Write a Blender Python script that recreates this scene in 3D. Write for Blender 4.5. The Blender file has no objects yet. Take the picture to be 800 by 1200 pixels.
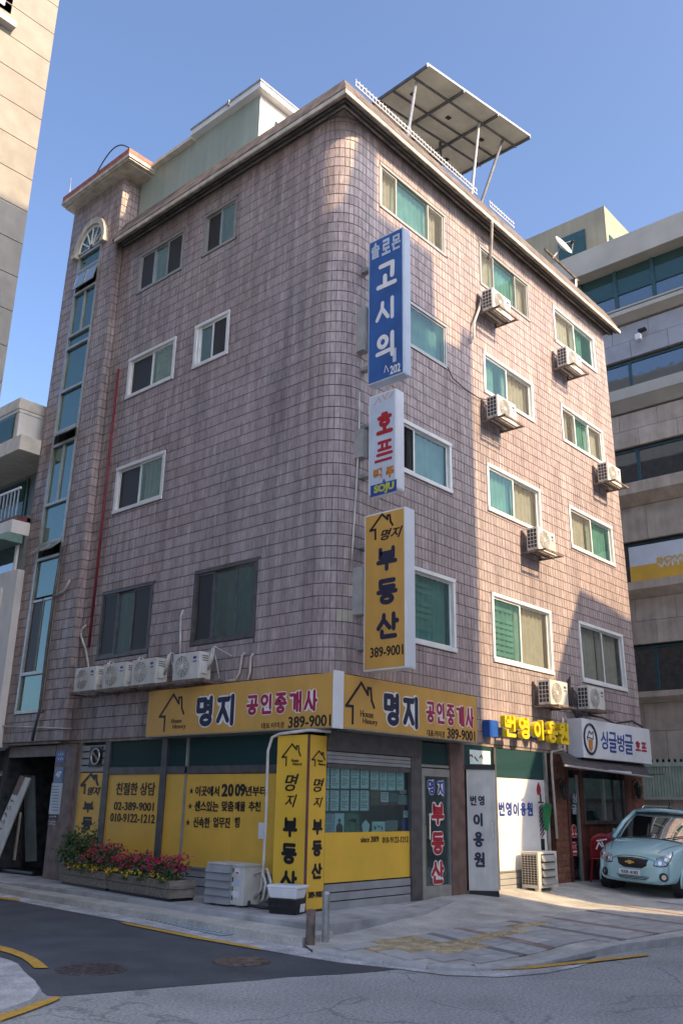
import bpy, bmesh, math, random
from mathutils import Vector, Matrix
random.seed(7)
S = bpy.context.scene
COL = S.collection
rad = math.radians
# ------------------------------------------------------------------ camera
CAM = Vector((-9.8797, -8.9, 1.6)); YAW, PIT, ROL, FPX = .7265586, .3139361, .0182462, 1045.137
_f = Vector((math.cos(PIT)*math.cos(YAW), math.cos(PIT)*math.sin(YAW), math.sin(PIT)))
_r = Vector((math.sin(YAW), -math.cos(YAW), 0)); _u = _r.cross(_f)
_r2 = math.cos(ROL)*_r + math.sin(ROL)*_u; _u2 = -math.sin(ROL)*_r + math.cos(ROL)*_u
cd = bpy.data.cameras.new('camera'); co = bpy.data.objects.new('camera', cd); COL.objects.link(co)
M = Matrix((( _r2.x, _u2.x, -_f.x, CAM.x), (_r2.y, _u2.y, -_f.y, CAM.y), (_r2.z, _u2.z, -_f.z, CAM.z), (0, 0, 0, 1)))
co.matrix_world = M
cd.sensor_fit = 'VERTICAL'; cd.sensor_height = 36; cd.lens = FPX/1200*36; cd.clip_end = 3000; cd.clip_start = .1
S.camera = co
# ------------------------------------------------------------------ light
SUN = Vector((.11, -1, .70)).normalized()
EL = math.asin(SUN.z); AZ = math.atan2(SUN.x, SUN.y)
w = bpy.data.worlds.new("World"); S.world = w; w.use_nodes = True
nt = w.node_tree; sk = nt.nodes.new('ShaderNodeTexSky'); sk.sky_type = 'NISHITA'; sk.sun_disc = False
sk.sun_elevation = EL; sk.sun_rotation = AZ; sk.air_density = .68; sk.dust_density = 3; sk.ozone_density = 3; sk.altitude = 60
bg = nt.nodes['Background']; nt.links.new(sk.outputs[0], bg.inputs[0]); bg.inputs[1].default_value = .15
sl = bpy.data.lights.new('sun', 'SUN'); sl.energy = 2.75; sl.angle = rad(.53); sl.color = (1, .71, .40)
so = bpy.data.objects.new('sun', sl); COL.objects.link(so); so.rotation_euler = (-SUN).to_track_quat('-Z', 'Y').to_euler(); so.location = (0, -20, 30)
S.view_settings.view_transform = 'Standard'; S.view_settings.look = 'None'; S.view_settings.exposure = 1.43; S.view_settings.gamma = 1
S.render.engine = 'CYCLES'; S.cycles.max_bounces = 9; S.cycles.diffuse_bounces = 7; S.cycles.glossy_bounces = 3
S.cycles.transparent_max_bounces = 8; S.cycles.transmission_bounces = 2
try: S.cycles.use_denoising = True
except Exception: pass
# ------------------------------------------------------------------ measuring helpers (photo pixel -> point on a plane of the place)
def ray(u, v): return _f + (u-400)/FPX*_r2 - (v-600)/FPX*_u2
def GX(u, v, x=0): d = ray(u, v); return CAM + d*((x-CAM.x)/d.x)
def GY(u, v, y=0): d = ray(u, v); return CAM + d*((y-CAM.y)/d.y)
def GZ(u, v, z=0): d = ray(u, v); return CAM + d*((z-CAM.z)/d.z)
def sm(t): t = min(1, max(0, t)); return t*t*(3-2*t)
def zroad(x, y): return -.010*min(30, max(0, x-2.5))
def zwalk(x, y):
    z = .05+.1*(y+1.5) if y > -1.5 else .05-.012*(y+1.5)-.010*min(30, max(0, x-2.5))*sm((-y-1.5)/2)
    z = min(z, .2) - .10*(1-sm((x+1.2)/1.8))*sm(-y/.6)
    return z if x > 1 else max(z, .03)
def WP(u, v):
    z = .05
    for _ in range(30):
        p = GZ(u, v, z); z = .5*z+.5*zwalk(p.x, p.y)
    return GZ(u, v, z)
# ------------------------------------------------------------------ materials
def mat(name, col, rough=.7, metal=0, var=.12, scale=6, bump=0, bscale=40, stretch=(1, 1, 1), col2=None, spec=.5, coat=0, streak=0):
    m = bpy.data.materials.new(name); m.use_nodes = True; n = m.node_tree; L = n.links
    b = n.nodes['Principled BSDF']; b.inputs['Roughness'].default_value = rough; b.inputs['Metallic'].default_value = metal
    b.inputs['Specular IOR Level'].default_value = spec; b.inputs['Coat Weight'].default_value = coat
    tc = n.nodes.new('ShaderNodeTexCoord'); mp = n.nodes.new('ShaderNodeMapping'); mp.inputs['Scale'].default_value = stretch
    geo = n.nodes.new('ShaderNodeNewGeometry'); L.new(geo.outputs['Position'], mp.inputs[0])
    nz = n.nodes.new('ShaderNodeTexNoise'); nz.inputs['Scale'].default_value = scale; nz.inputs['Detail'].default_value = 5; L.new(mp.outputs[0], nz.inputs[0])
    mx = n.nodes.new('ShaderNodeMix'); mx.data_type = 'RGBA'
    c2 = col2 or tuple(max(0, c*(1-2*var)) for c in col)
    c1 = tuple(min(1, c*(1+var)) for c in col) if not col2 else col
    mx.inputs[6].default_value = (*c2, 1); mx.inputs[7].default_value = (*c1, 1)
    rm = n.nodes.new('ShaderNodeMapRange'); rm.inputs[1].default_value = .3; rm.inputs[2].default_value = .7; L.new(nz.outputs[0], rm.inputs[0])
    L.new(rm.outputs[0], mx.inputs[0]); out = mx.outputs[2]
    if streak:
        m2 = n.nodes.new('ShaderNodeMapping'); m2.inputs['Scale'].default_value = (5, 5, .35); L.new(geo.outputs['Position'], m2.inputs[0])
        n2 = n.nodes.new('ShaderNodeTexNoise'); n2.inputs['Scale'].default_value = 1.2; n2.inputs['Detail'].default_value = 6; L.new(m2.outputs[0], n2.inputs[0])
        r2 = n.nodes.new('ShaderNodeMapRange'); r2.inputs[1].default_value = .38; r2.inputs[2].default_value = .62; r2.inputs[3].default_value = 1-streak; L.new(n2.outputs[0], r2.inputs[0])
        mm = n.nodes.new('ShaderNodeMix'); mm.data_type = 'RGBA'; mm.blend_type = 'MULTIPLY'; mm.inputs[0].default_value = 1
        L.new(out, mm.inputs[6]); L.new(r2.outputs[0], mm.inputs[7]); out = mm.outputs[2]
    L.new(out, b.inputs['Base Color'])
    if bump:
        bn = n.nodes.new('ShaderNodeTexNoise'); bn.inputs['Scale'].default_value = bscale; bn.inputs['Detail'].default_value = 6; L.new(mp.outputs[0], bn.inputs[0])
        bp = n.nodes.new('ShaderNodeBump'); bp.inputs['Strength'].default_value = bump; bp.inputs['Distance'].default_value = .02
        L.new(bn.outputs[0], bp.inputs['Height']); L.new(bp.outputs[0], b.inputs['Normal'])
    m['out'] = 1
    return m
def tint_by_piece(m, lo=.75, hi=1.15, hue=.04):
    """each separate piece gets its own slight shade"""
    n = m.node_tree; L = n.links; b = n.nodes['Principled BSDF']; src = b.inputs['Base Color'].links[0].from_socket
    g = n.nodes.new('ShaderNodeNewGeometry'); oi = n.nodes.new('ShaderNodeObjectInfo'); ad = n.nodes.new('ShaderNodeMath'); ad.operation = 'ADD'
    L.new(g.outputs['Random Per Island'], ad.inputs[0]); L.new(oi.outputs['Random'], ad.inputs[1])
    fr = n.nodes.new('ShaderNodeMath'); fr.operation = 'FRACT'; L.new(ad.outputs[0], fr.inputs[0])
    mr = n.nodes.new('ShaderNodeMapRange'); mr.inputs[3].default_value = lo; mr.inputs[4].default_value = hi; L.new(fr.outputs[0], mr.inputs[0])
    hs = n.nodes.new('ShaderNodeHueSaturation'); L.new(mr.outputs[0], hs.inputs['Value']); L.new(src, hs.inputs['Color'])
    wn = n.nodes.new('ShaderNodeTexWhiteNoise'); wn.noise_dimensions = '1D'; L.new(fr.outputs[0], wn.inputs['W'])
    m3 = n.nodes.new('ShaderNodeMapRange'); m3.inputs[3].default_value = .5-hue; m3.inputs[4].default_value = .5+hue; L.new(wn.outputs['Value'], m3.inputs[0]); L.new(m3.outputs[0], hs.inputs['Hue'])
    L.new(hs.outputs[0], b.inputs['Base Color']); return m
def glass(name, tint, see=.7, body=(.02, .06, .06), rough=.03, refl=.12, refl_tint=(1, 1, 1), top=.4):
    m = bpy.data.materials.new(name); m.use_nodes = True; n = m.node_tree; L = n.links; n.nodes.remove(n.nodes['Principled BSDF'])
    t = n.nodes.new('ShaderNodeBsdfTransparent'); t.inputs[0].default_value = (*tint, 1)
    d = n.nodes.new('ShaderNodeBsdfDiffuse'); d.inputs[0].default_value = (*body, 1)
    a = n.nodes.new('ShaderNodeMixShader'); a.inputs[0].default_value = see; L.new(d.outputs[0], a.inputs[1]); L.new(t.outputs[0], a.inputs[2])
    g = n.nodes.new('ShaderNodeBsdfGlossy'); g.inputs['Roughness'].default_value = rough; g.inputs[0].default_value = (*refl_tint, 1)
    lw = n.nodes.new('ShaderNodeLayerWeight'); lw.inputs[0].default_value = .35
    mr = n.nodes.new('ShaderNodeMapRange'); mr.inputs[3].default_value = refl; mr.inputs[4].default_value = min(1, refl+top); L.new(lw.outputs['Fresnel'], mr.inputs[0])
    nz = n.nodes.new('ShaderNodeTexNoise'); nz.inputs['Scale'].default_value = 1.3; bp = n.nodes.new('ShaderNodeBump'); bp.inputs['Strength'].default_value = .06; bp.inputs['Distance'].default_value = .05
    geo = n.nodes.new('ShaderNodeNewGeometry'); L.new(geo.outputs['Position'], nz.inputs[0]); L.new(nz.outputs[0], bp.inputs['Height']); L.new(bp.outputs[0], g.inputs['Normal'])
    c = n.nodes.new('ShaderNodeMixShader'); L.new(mr.outputs[0], c.inputs[0]); L.new(a.outputs[0], c.inputs[1]); L.new(g.outputs[0], c.inputs[2])
    L.new(c.outputs[0], n.nodes['Material Output'].inputs[0]); return m
K = {}
K['tile'] = tint_by_piece(mat('mauve_tile', (.45, .368, .36), .5, var=.12, scale=22, bump=.5, bscale=60, stretch=(1, 1, .25), streak=.26), .88, 1.10, .012)
def broad(m, sc=.45, lo=.84, hi=1.08):
    """large soft patches of older and newer surface"""
    n = m.node_tree; L = n.links; b = n.nodes['Principled BSDF']; src = b.inputs['Base Color'].links[0].from_socket
    g = n.nodes.new('ShaderNodeNewGeometry'); mp = n.nodes.new('ShaderNodeMapping'); mp.inputs['Scale'].default_value = (1, 1, .55); L.new(g.outputs['Position'], mp.inputs[0])
    nz = n.nodes.new('ShaderNodeTexNoise'); nz.inputs['Scale'].default_value = sc; nz.inputs['Detail'].default_value = 8; nz.inputs['Roughness'].default_value = .65; L.new(mp.outputs[0], nz.inputs[0])
    r = n.nodes.new('ShaderNodeMapRange'); r.inputs[1].default_value = .35; r.inputs[2].default_value = .65; r.inputs[3].default_value = lo; r.inputs[4].default_value = hi; L.new(nz.outputs[0], r.inputs[0])
    r2 = n.nodes.new('ShaderNodeMapRange'); r2.inputs[1].default_value = .4; r2.inputs[2].default_value = .6; r2.inputs[3].default_value = .78; r2.inputs[4].default_value = 1.1; L.new(nz.outputs['Color'], r2.inputs[0])
    hs = n.nodes.new('ShaderNodeHueSaturation'); L.new(r.outputs[0], hs.inputs['Value']); L.new(r2.outputs[0], hs.inputs['Saturation']); L.new(src, hs.inputs['Color']); L.new(hs.outputs[0], b.inputs['Base Color'])
    # dark rain streaks on the weathered left face
    m5 = n.nodes.new('ShaderNodeMapping'); m5.inputs['Scale'].default_value = (2, 2.6, .16); L.new(g.outputs['Position'], m5.inputs[0])
    n5 = n.nodes.new('ShaderNodeTexNoise'); n5.inputs['Scale'].default_value = 1.0; n5.inputs['Detail'].default_value = 5; L.new(m5.outputs[0], n5.inputs[0])
    r5 = n.nodes.new('ShaderNodeMapRange'); r5.inputs[1].default_value = .50; r5.inputs[2].default_value = .64; r5.inputs[3].default_value = 1.0; r5.inputs[4].default_value = .84; L.new(n5.outputs[0], r5.inputs[0])
    sx5 = n.nodes.new('ShaderNodeSeparateXYZ'); L.new(g.outputs['Position'], sx5.inputs[0])
    r6 = n.nodes.new('ShaderNodeMapRange'); r6.inputs[1].default_value = .1; r6.inputs[2].default_value = .6; r6.inputs[3].default_value = 1; r6.inputs[4].default_value = .25; L.new(sx5.outputs[0], r6.inputs[0])
    mx5 = n.nodes.new('ShaderNodeMix'); mx5.data_type = 'RGBA'; mx5.blend_type = 'MULTIPLY'; L.new(r6.outputs[0], mx5.inputs[0]); L.new(hs.outputs[0], mx5.inputs[6]); L.new(r5.outputs[0], mx5.inputs[7]); L.new(mx5.outputs[2], b.inputs['Base Color'])
    # uneven sheen from piece to piece
    g2 = n.nodes.new('ShaderNodeNewGeometry'); mr = n.nodes.new('ShaderNodeMapRange'); mr.inputs[3].default_value = .32; mr.inputs[4].default_value = .68; L.new(g2.outputs['Random Per Island'], mr.inputs[0]); L.new(mr.outputs[0], b.inputs['Roughness'])
    return m
broad(K['tile'])
K['tile_pale'] = mat('replaced_tile', (.40, .37, .31), .5, var=.06)
K['grout'] = mat('tile_grout', (.13, .105, .105), .9, var=.2)
K['cornice'] = mat('cornice_plaster', (.36, .31, .26), .75, var=.14, scale=3, bump=.2, streak=.4)
K['lip'] = mat('cornice_lip_metal', (.62, .57, .47), .5, var=.1, streak=.2)
K['coping'] = mat('parapet_coping', (.19, .155, .135), .8, var=.25, scale=5, bump=.3, streak=.3)
K['redtile'] = mat('red_roof_edge', (.42, .12, .07), .6, var=.2, scale=9)
K['white'] = mat('white_frame', (.74, .75, .74), .4, var=.05, scale=4)
K['alu'] = mat('aluminium_frame', (.40, .40, .37), .4, metal=.5, var=.08)
K['bronze'] = mat('dark_frame', (.12, .115, .115), .45, var=.15, metal=.3)
K['teal'] = glass('teal_glass', (.52, .76, .71), .62, (.06, .145, .14), refl=.08, top=.3, refl_tint=(.8, 1, 1))
K['screen'] = glass('shaded_insect_screen', (.30, .30, .30), .55, (.03, .03, .034), rough=.5, refl=.0, top=.08)  # dark copy of the screen, shade of the left wall painted into its colour
K['screen_sunlit'] = glass('sunlit_insect_screen', (.76, .76, .72), .68, (.19, .19, .175), rough=.5, refl=.0, top=.1)  # paler copy of the screen, sunlight of the right wall painted into its colour
K['skyglass'] = glass('stair_glass', (.25, .5, .5), .25, (.045, .10, .095), refl=.16, top=.2, refl_tint=(.36, .45, .41))
K['darkglass'] = glass('shop_glass', (.80, .92, .92), .93, (.012, .02, .022), refl=.03, top=.25)
K['tealfilm'] = glass('teal_shop_glass', (.10, .22, .22), .3, (.035, .09, .095), refl=.03, top=.2)
K['leftglass'] = glass('blue_grey_glass', (.25, .5, .55), .45, (.02, .085, .095), refl=.13, top=.35, refl_tint=(.5, .7, .8))
K['flap'] = glass('open_light_glass', (.5, .7, .8), .25, (.22, .34, .42), refl=.2)  # pale blue body paints in the sky reflected by the open panes
K['curtain'] = mat('curtain_cloth', (.56, .60, .54), .9, var=.08)
K['curtain_teal'] = mat('pale_curtain', (.60, .66, .60), .9, var=.12, scale=3)
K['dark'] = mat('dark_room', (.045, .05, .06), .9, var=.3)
K['black'] = mat('black_plastic', (.014, .014, .016), .45, var=.2)
K['yellow'] = mat('yellow_film', (.80, .47, .065), .45, var=.05, scale=2)
K['yellow_board'] = mat('orange_yellow_board', (.62, .35, .08), .5, var=.04, scale=2, streak=.06)
K['yellow_col'] = mat('yellow_column_film', (.84, .51, .055), .4, var=.05, scale=2)
K['ink'] = mat('black_lettering', (.012, .012, .016), .5, var=.1)
K['navy'] = mat('navy_lettering', (.022, .026, .06), .45, var=.08)
K['blue'] = mat('blue_lettering', (.02, .06, .30), .45, var=.08)
K['red'] = mat('red_lettering', (.42, .018, .03), .45, var=.08)
K['crimson'] = mat('crimson_lettering', (.36, .02, .07), .45, var=.08)
K['paint_white'] = mat('white_lettering', (.78, .78, .78), .45, var=.03)
K['signwhite'] = mat('white_signboard', (.74, .77, .80), .35, var=.04, scale=2)
K['signblue'] = mat('blue_signboard', (.035, .12, .36), .3, var=.12, scale=2)
K['hofblue'] = mat('faded_blue_signboard', (.52, .60, .70), .4, var=.05, scale=3)
K['deepblue'] = mat('deep_blue_band', (.03, .07, .30), .4, var=.1)
K['orange'] = mat('orange_lettering', (.60, .22, .03), .5, var=.1)
K['lime'] = mat('lime_lettering', (.50, .56, .06), .5, var=.1)
K['peach'] = mat('faded_peach_lettering', (.60, .42, .34), .6, var=.2)
K['acwhite'] = mat('ac_white_enamel', (.66, .65, .60), .4, var=.06, scale=5, streak=.12)
K['acgrey'] = mat('ac_grey_enamel', (.34, .34, .33), .45, var=.08, scale=5)
K['fin'] = mat('dark_condenser_fins', (.05, .05, .05), .6, var=.3, scale=40)
K['steel'] = mat('galvanised_steel', (.42, .43, .44), .45, metal=.6, var=.15, scale=8)
K['rust'] = mat('weathered_steel', (.22, .17, .14), .7, metal=.3, var=.3, scale=10)
K['pipe'] = mat('pale_pipe_wrap', (.60, .57, .52), .7, var=.1)
K['redpipe'] = mat('red_gas_pipe', (.22, .02, .03), .5, var=.15)
K['cable'] = mat('black_cable', (.02, .02, .022), .6, var=.1)
K['asphalt_old'] = mat('old_asphalt', (.40, .41, .40), .92, var=.10, scale=1.1, bump=.9, bscale=70)
def asphalt(m, sp=.42, cracks=True):
    n = m.node_tree; L = n.links; b = n.nodes['Principled BSDF']; src = b.inputs['Base Color'].links[0].from_socket
    g = n.nodes.new('ShaderNodeNewGeometry'); nz = n.nodes.new('ShaderNodeTexNoise'); nz.inputs['Scale'].default_value = 34; nz.inputs['Detail'].default_value = 4; nz.inputs['Roughness'].default_value = .8; L.new(g.outputs['Position'], nz.inputs[0])
    r = n.nodes.new('ShaderNodeMapRange'); r.inputs[1].default_value = .35; r.inputs[2].default_value = .65; r.inputs[3].default_value = 1-sp; r.inputs[4].default_value = 1+sp; L.new(nz.outputs[0], r.inputs[0])
    out = r.outputs[0]
    if cracks:
        w1 = n.nodes.new('ShaderNodeTexNoise'); w1.inputs['Scale'].default_value = 1.6; w1.inputs['Detail'].default_value = 6; L.new(g.outputs['Position'], w1.inputs[0])
        ad = n.nodes.new('ShaderNodeMix'); ad.data_type = 'RGBA'; ad.blend_type = 'LINEAR_LIGHT'; ad.inputs[0].default_value = .28; L.new(g.outputs['Position'], ad.inputs[6]); L.new(w1.outputs['Color'], ad.inputs[7])
        vo = n.nodes.new('ShaderNodeTexVoronoi'); vo.feature = 'DISTANCE_TO_EDGE'; vo.inputs['Scale'].default_value = .55; L.new(ad.outputs[2], vo.inputs['Vector'])
        cr = n.nodes.new('ShaderNodeMapRange'); cr.inputs[1].default_value = .002; cr.inputs[2].default_value = .010; cr.inputs[3].default_value = .66; L.new(vo.outputs['Distance'], cr.inputs[0])
        mk = n.nodes.new('ShaderNodeTexNoise'); mk.inputs['Scale'].default_value = .9; L.new(g.outputs['Position'], mk.inputs[0]); mr = n.nodes.new('ShaderNodeMapRange'); mr.inputs[1].default_value = .46; mr.inputs[2].default_value = .56; L.new(mk.outputs[0], mr.inputs[0])
        mx = n.nodes.new('ShaderNodeMath'); mx.operation = 'MAXIMUM'; L.new(cr.outputs[0], mx.inputs[0]); L.new(mr.outputs[0], mx.inputs[1])
        mu = n.nodes.new('ShaderNodeMath'); mu.operation = 'MULTIPLY'; L.new(out, mu.inputs[0]); L.new(mx.outputs[0], mu.inputs[1]); out = mu.outputs[0]
    hs = n.nodes.new('ShaderNodeHueSaturation'); L.new(out, hs.inputs['Value']); L.new(src, hs.inputs['Color']); L.new(hs.outputs[0], b.inputs['Base Color']); return m
asphalt(K['asphalt_old'])
K['asphalt_new'] = mat('new_asphalt', (.085, .092, .105), .85, var=.16, scale=1.5, bump=.5, bscale=90)
asphalt(K['asphalt_new'], .18, False)
K['concrete'] = mat('pavement_concrete', (.54, .52, .47), .9, var=.16, scale=2.2, bump=.8, bscale=45)
K['concrete_pale'] = mat('pale_concrete', (.55, .55, .55), .9, var=.2, scale=3, bump=.9, bscale=45)
asphalt(K['concrete'], .2, False); asphalt(K['concrete_pale'], .3, False)
K['porch'] = mat('porch_concrete', (.42, .42, .42), .85, var=.2, scale=2.5, bump=.3, bscale=25)
K['kerb'] = mat('kerb_granite', (.50, .50, .49), .85, var=.12, scale=8, bump=.4, bscale=50)
K['paver'] = tint_by_piece(mat('grey_paver', (.46, .46, .45), .9, var=.1, scale=9, bump=.4), .85, 1.12, .01)
K['paver_dark'] = tint_by_piece(mat('dark_paver', (.22, .215, .21), .9, var=.15, scale=9, bump=.4), .85, 1.1, .01)
K['paver_brown'] = tint_by_piece(mat('brown_paver', (.33, .25, .22), .9, var=.15, scale=9, bump=.4), .85, 1.1, .01)
K['tactile'] = tint_by_piece(mat('worn_yellow_tactile', (.52, .42, .25), .9, var=.22, scale=7, bump=.4), .85, 1.1, .01)
K['roadyellow'] = mat('road_yellow_paint', (.62, .36, .05), .7, var=.12, scale=14, bump=.2)
K['iron'] = mat('rusty_manhole_iron', (.13, .11, .11), .6, metal=.4, var=.3, scale=20)
K['granite'] = tint_by_piece(mat('beige_granite_panel', (.25, .235, .205), .6, var=.08, scale=5, bump=.15, bscale=80), .95, 1.04, .006)
K['joint'] = mat('stone_joint', (.30, .26, .20), .9, var=.1)
K['bgstone'] = tint_by_piece(mat('tan_stone_panel', (.60, .49, .38), .7, var=.12, scale=2, bump=.2, streak=.15), .93, 1.06, .008)
K['bgplaster'] = mat('grey_beige_plaster', (.48, .45, .38), .8, var=.08, scale=1)
K['ochre'] = mat('ochre_render', (.34, .31, .22), .8, var=.08, scale=1, streak=.1)
K['bggrey'] = tint_by_piece(mat('bluish_cladding_panel', (.40, .40, .42), .5, var=.08, scale=2), .95, 1.05, .006)
K['bgframe'] = mat('teal_window_frame', (.035, .09, .10), .4, var=.1)
K['bgglass'] = glass('background_glass', (.20, .42, .48), .45, (.02, .06, .075), refl=.22)
K['plaster'] = mat('white_plaster', (.80, .79, .76), .8, var=.05, scale=2, streak=.08)
K['boxpale'] = mat('pale_green_cladding', (.36, .43, .38), .6, var=.07, scale=1, streak=.1)
K['cream'] = mat('cream_plaster', (.72, .68, .60), .7, var=.08)
K['brick'] = tint_by_piece(mat('brown_brick', (.20, .085, .055), .8, var=.18, scale=14, bump=.4), .8, 1.15, .01)
K['brownwall'] = mat('brown_stone_pillar', (.19, .12, .10), .5, var=.2, scale=5, bump=.15, streak=.1)
K['woodred'] = mat('dark_red_timber', (.13, .04, .03), .55, var=.25, scale=6, stretch=(1, 1, .2))
K['planter'] = tint_by_piece(mat('weathered_plank', (.27, .24, .20), .85, var=.2, scale=6, stretch=(1, 4, 4), bump=.4), .85, 1.12, .01)
K['soil'] = mat('soil', (.05, .035, .025), .95, var=.3, scale=20)
K['leaf'] = tint_by_piece(mat('green_leaf', (.055, .10, .035), .6, var=.2, scale=9), .6, 1.4, .03)
K['pinkflower'] = tint_by_piece(mat('crimson_petal', (.52, .03, .11), .6, var=.12, scale=9), .7, 1.4, .02)
K['yellowflower'] = tint_by_piece(mat('yellow_petal', (.72, .46, .03), .6, var=.12, scale=9), .8, 1.2, .02)
K['stem'] = mat('plant_stem', (.07, .08, .03), .8)
K['louver'] = mat('grey_louver', (.33, .335, .34), .6, var=.1, scale=3)
K['paper'] = mat('notice_paper', (.76, .90, .88), .7, var=.05, scale=8)
K['paper_ink'] = mat('printed_grey_ink', (.20, .28, .29), .7, var=.1)
K['green'] = mat('green_print', (.10, .26, .13), .6, var=.3, scale=14)
K['brownpaper'] = mat('brown_print', (.20, .12, .07), .6, var=.2, scale=14)
K['styro'] = mat('white_styrofoam', (.78, .79, .80), .7, var=.04)
K['carpaint'] = mat('pale_blue_car_paint', (.42, .66, .70), .25, metal=.15, var=.02, scale=1, coat=.8)
K['carglass'] = glass('car_glass', (.30, .34, .34), .5, (.012, .014, .015), refl=.10)
K['tyre'] = mat('tyre_rubber', (.018, .018, .018), .8, var=.1)
K['chrome'] = mat('bright_metal', (.75, .75, .73), .18, metal=1, var=.02)
K['gold'] = mat('gold_badge', (.75, .55, .2), .25, metal=.9, var=.02)
K['lampglass'] = mat('headlamp_lens', (.55, .58, .58), .08, metal=.35, var=.15, scale=18, coat=1)
K['redplastic'] = mat('red_plastic', (.30, .02, .025), .35, var=.08)
K['pinkplastic'] = mat('faded_pink_plastic', (.50, .12, .18), .4, var=.1)
K['awning'] = mat('dark_awning_fabric', (.065, .055, .06), .8, var=.25, scale=4)
K['greenbroom'] = mat('green_bristles', (.01, .24, .08), .5, var=.2, scale=30)
K['slat'] = tint_by_piece(mat('pale_green_slat', (.42, .48, .36), .6, var=.1, scale=4), .92, 1.06, .01)
K['lamp_iron'] = mat('lantern_iron', (.03, .035, .035), .5, var=.2)
K['solarback'] = mat('solar_backsheet', (.80, .82, .66), .6, var=.10, scale=2)
K['solarframe'] = mat('solar_frame_steel', (.16, .165, .17), .5, metal=.4, var=.15)
K['dish'] = mat('dish_enamel', (.72, .68, .52), .5, var=.06)
K['doorgrey'] = mat('grey_green_door', (.14, .17, .165), .5, var=.08)
K['teal_awning'] = mat('faded_teal_canopy', (.18, .30, .28), .6, var=.12)
K['maroon'] = mat('maroon_trim', (.16, .06, .06), .6, var=.15)
K['greyblock'] = mat('white_concrete_render', (.80, .78, .73), .85, var=.1, scale=.6, streak=.2)
K['yellow3d'] = mat('yellow_channel_letter', (.80, .58, .02), .4, var=.04)
K['blue3d'] = mat('blue_signbox', (.02, .10, .40), .4, var=.08)
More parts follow.
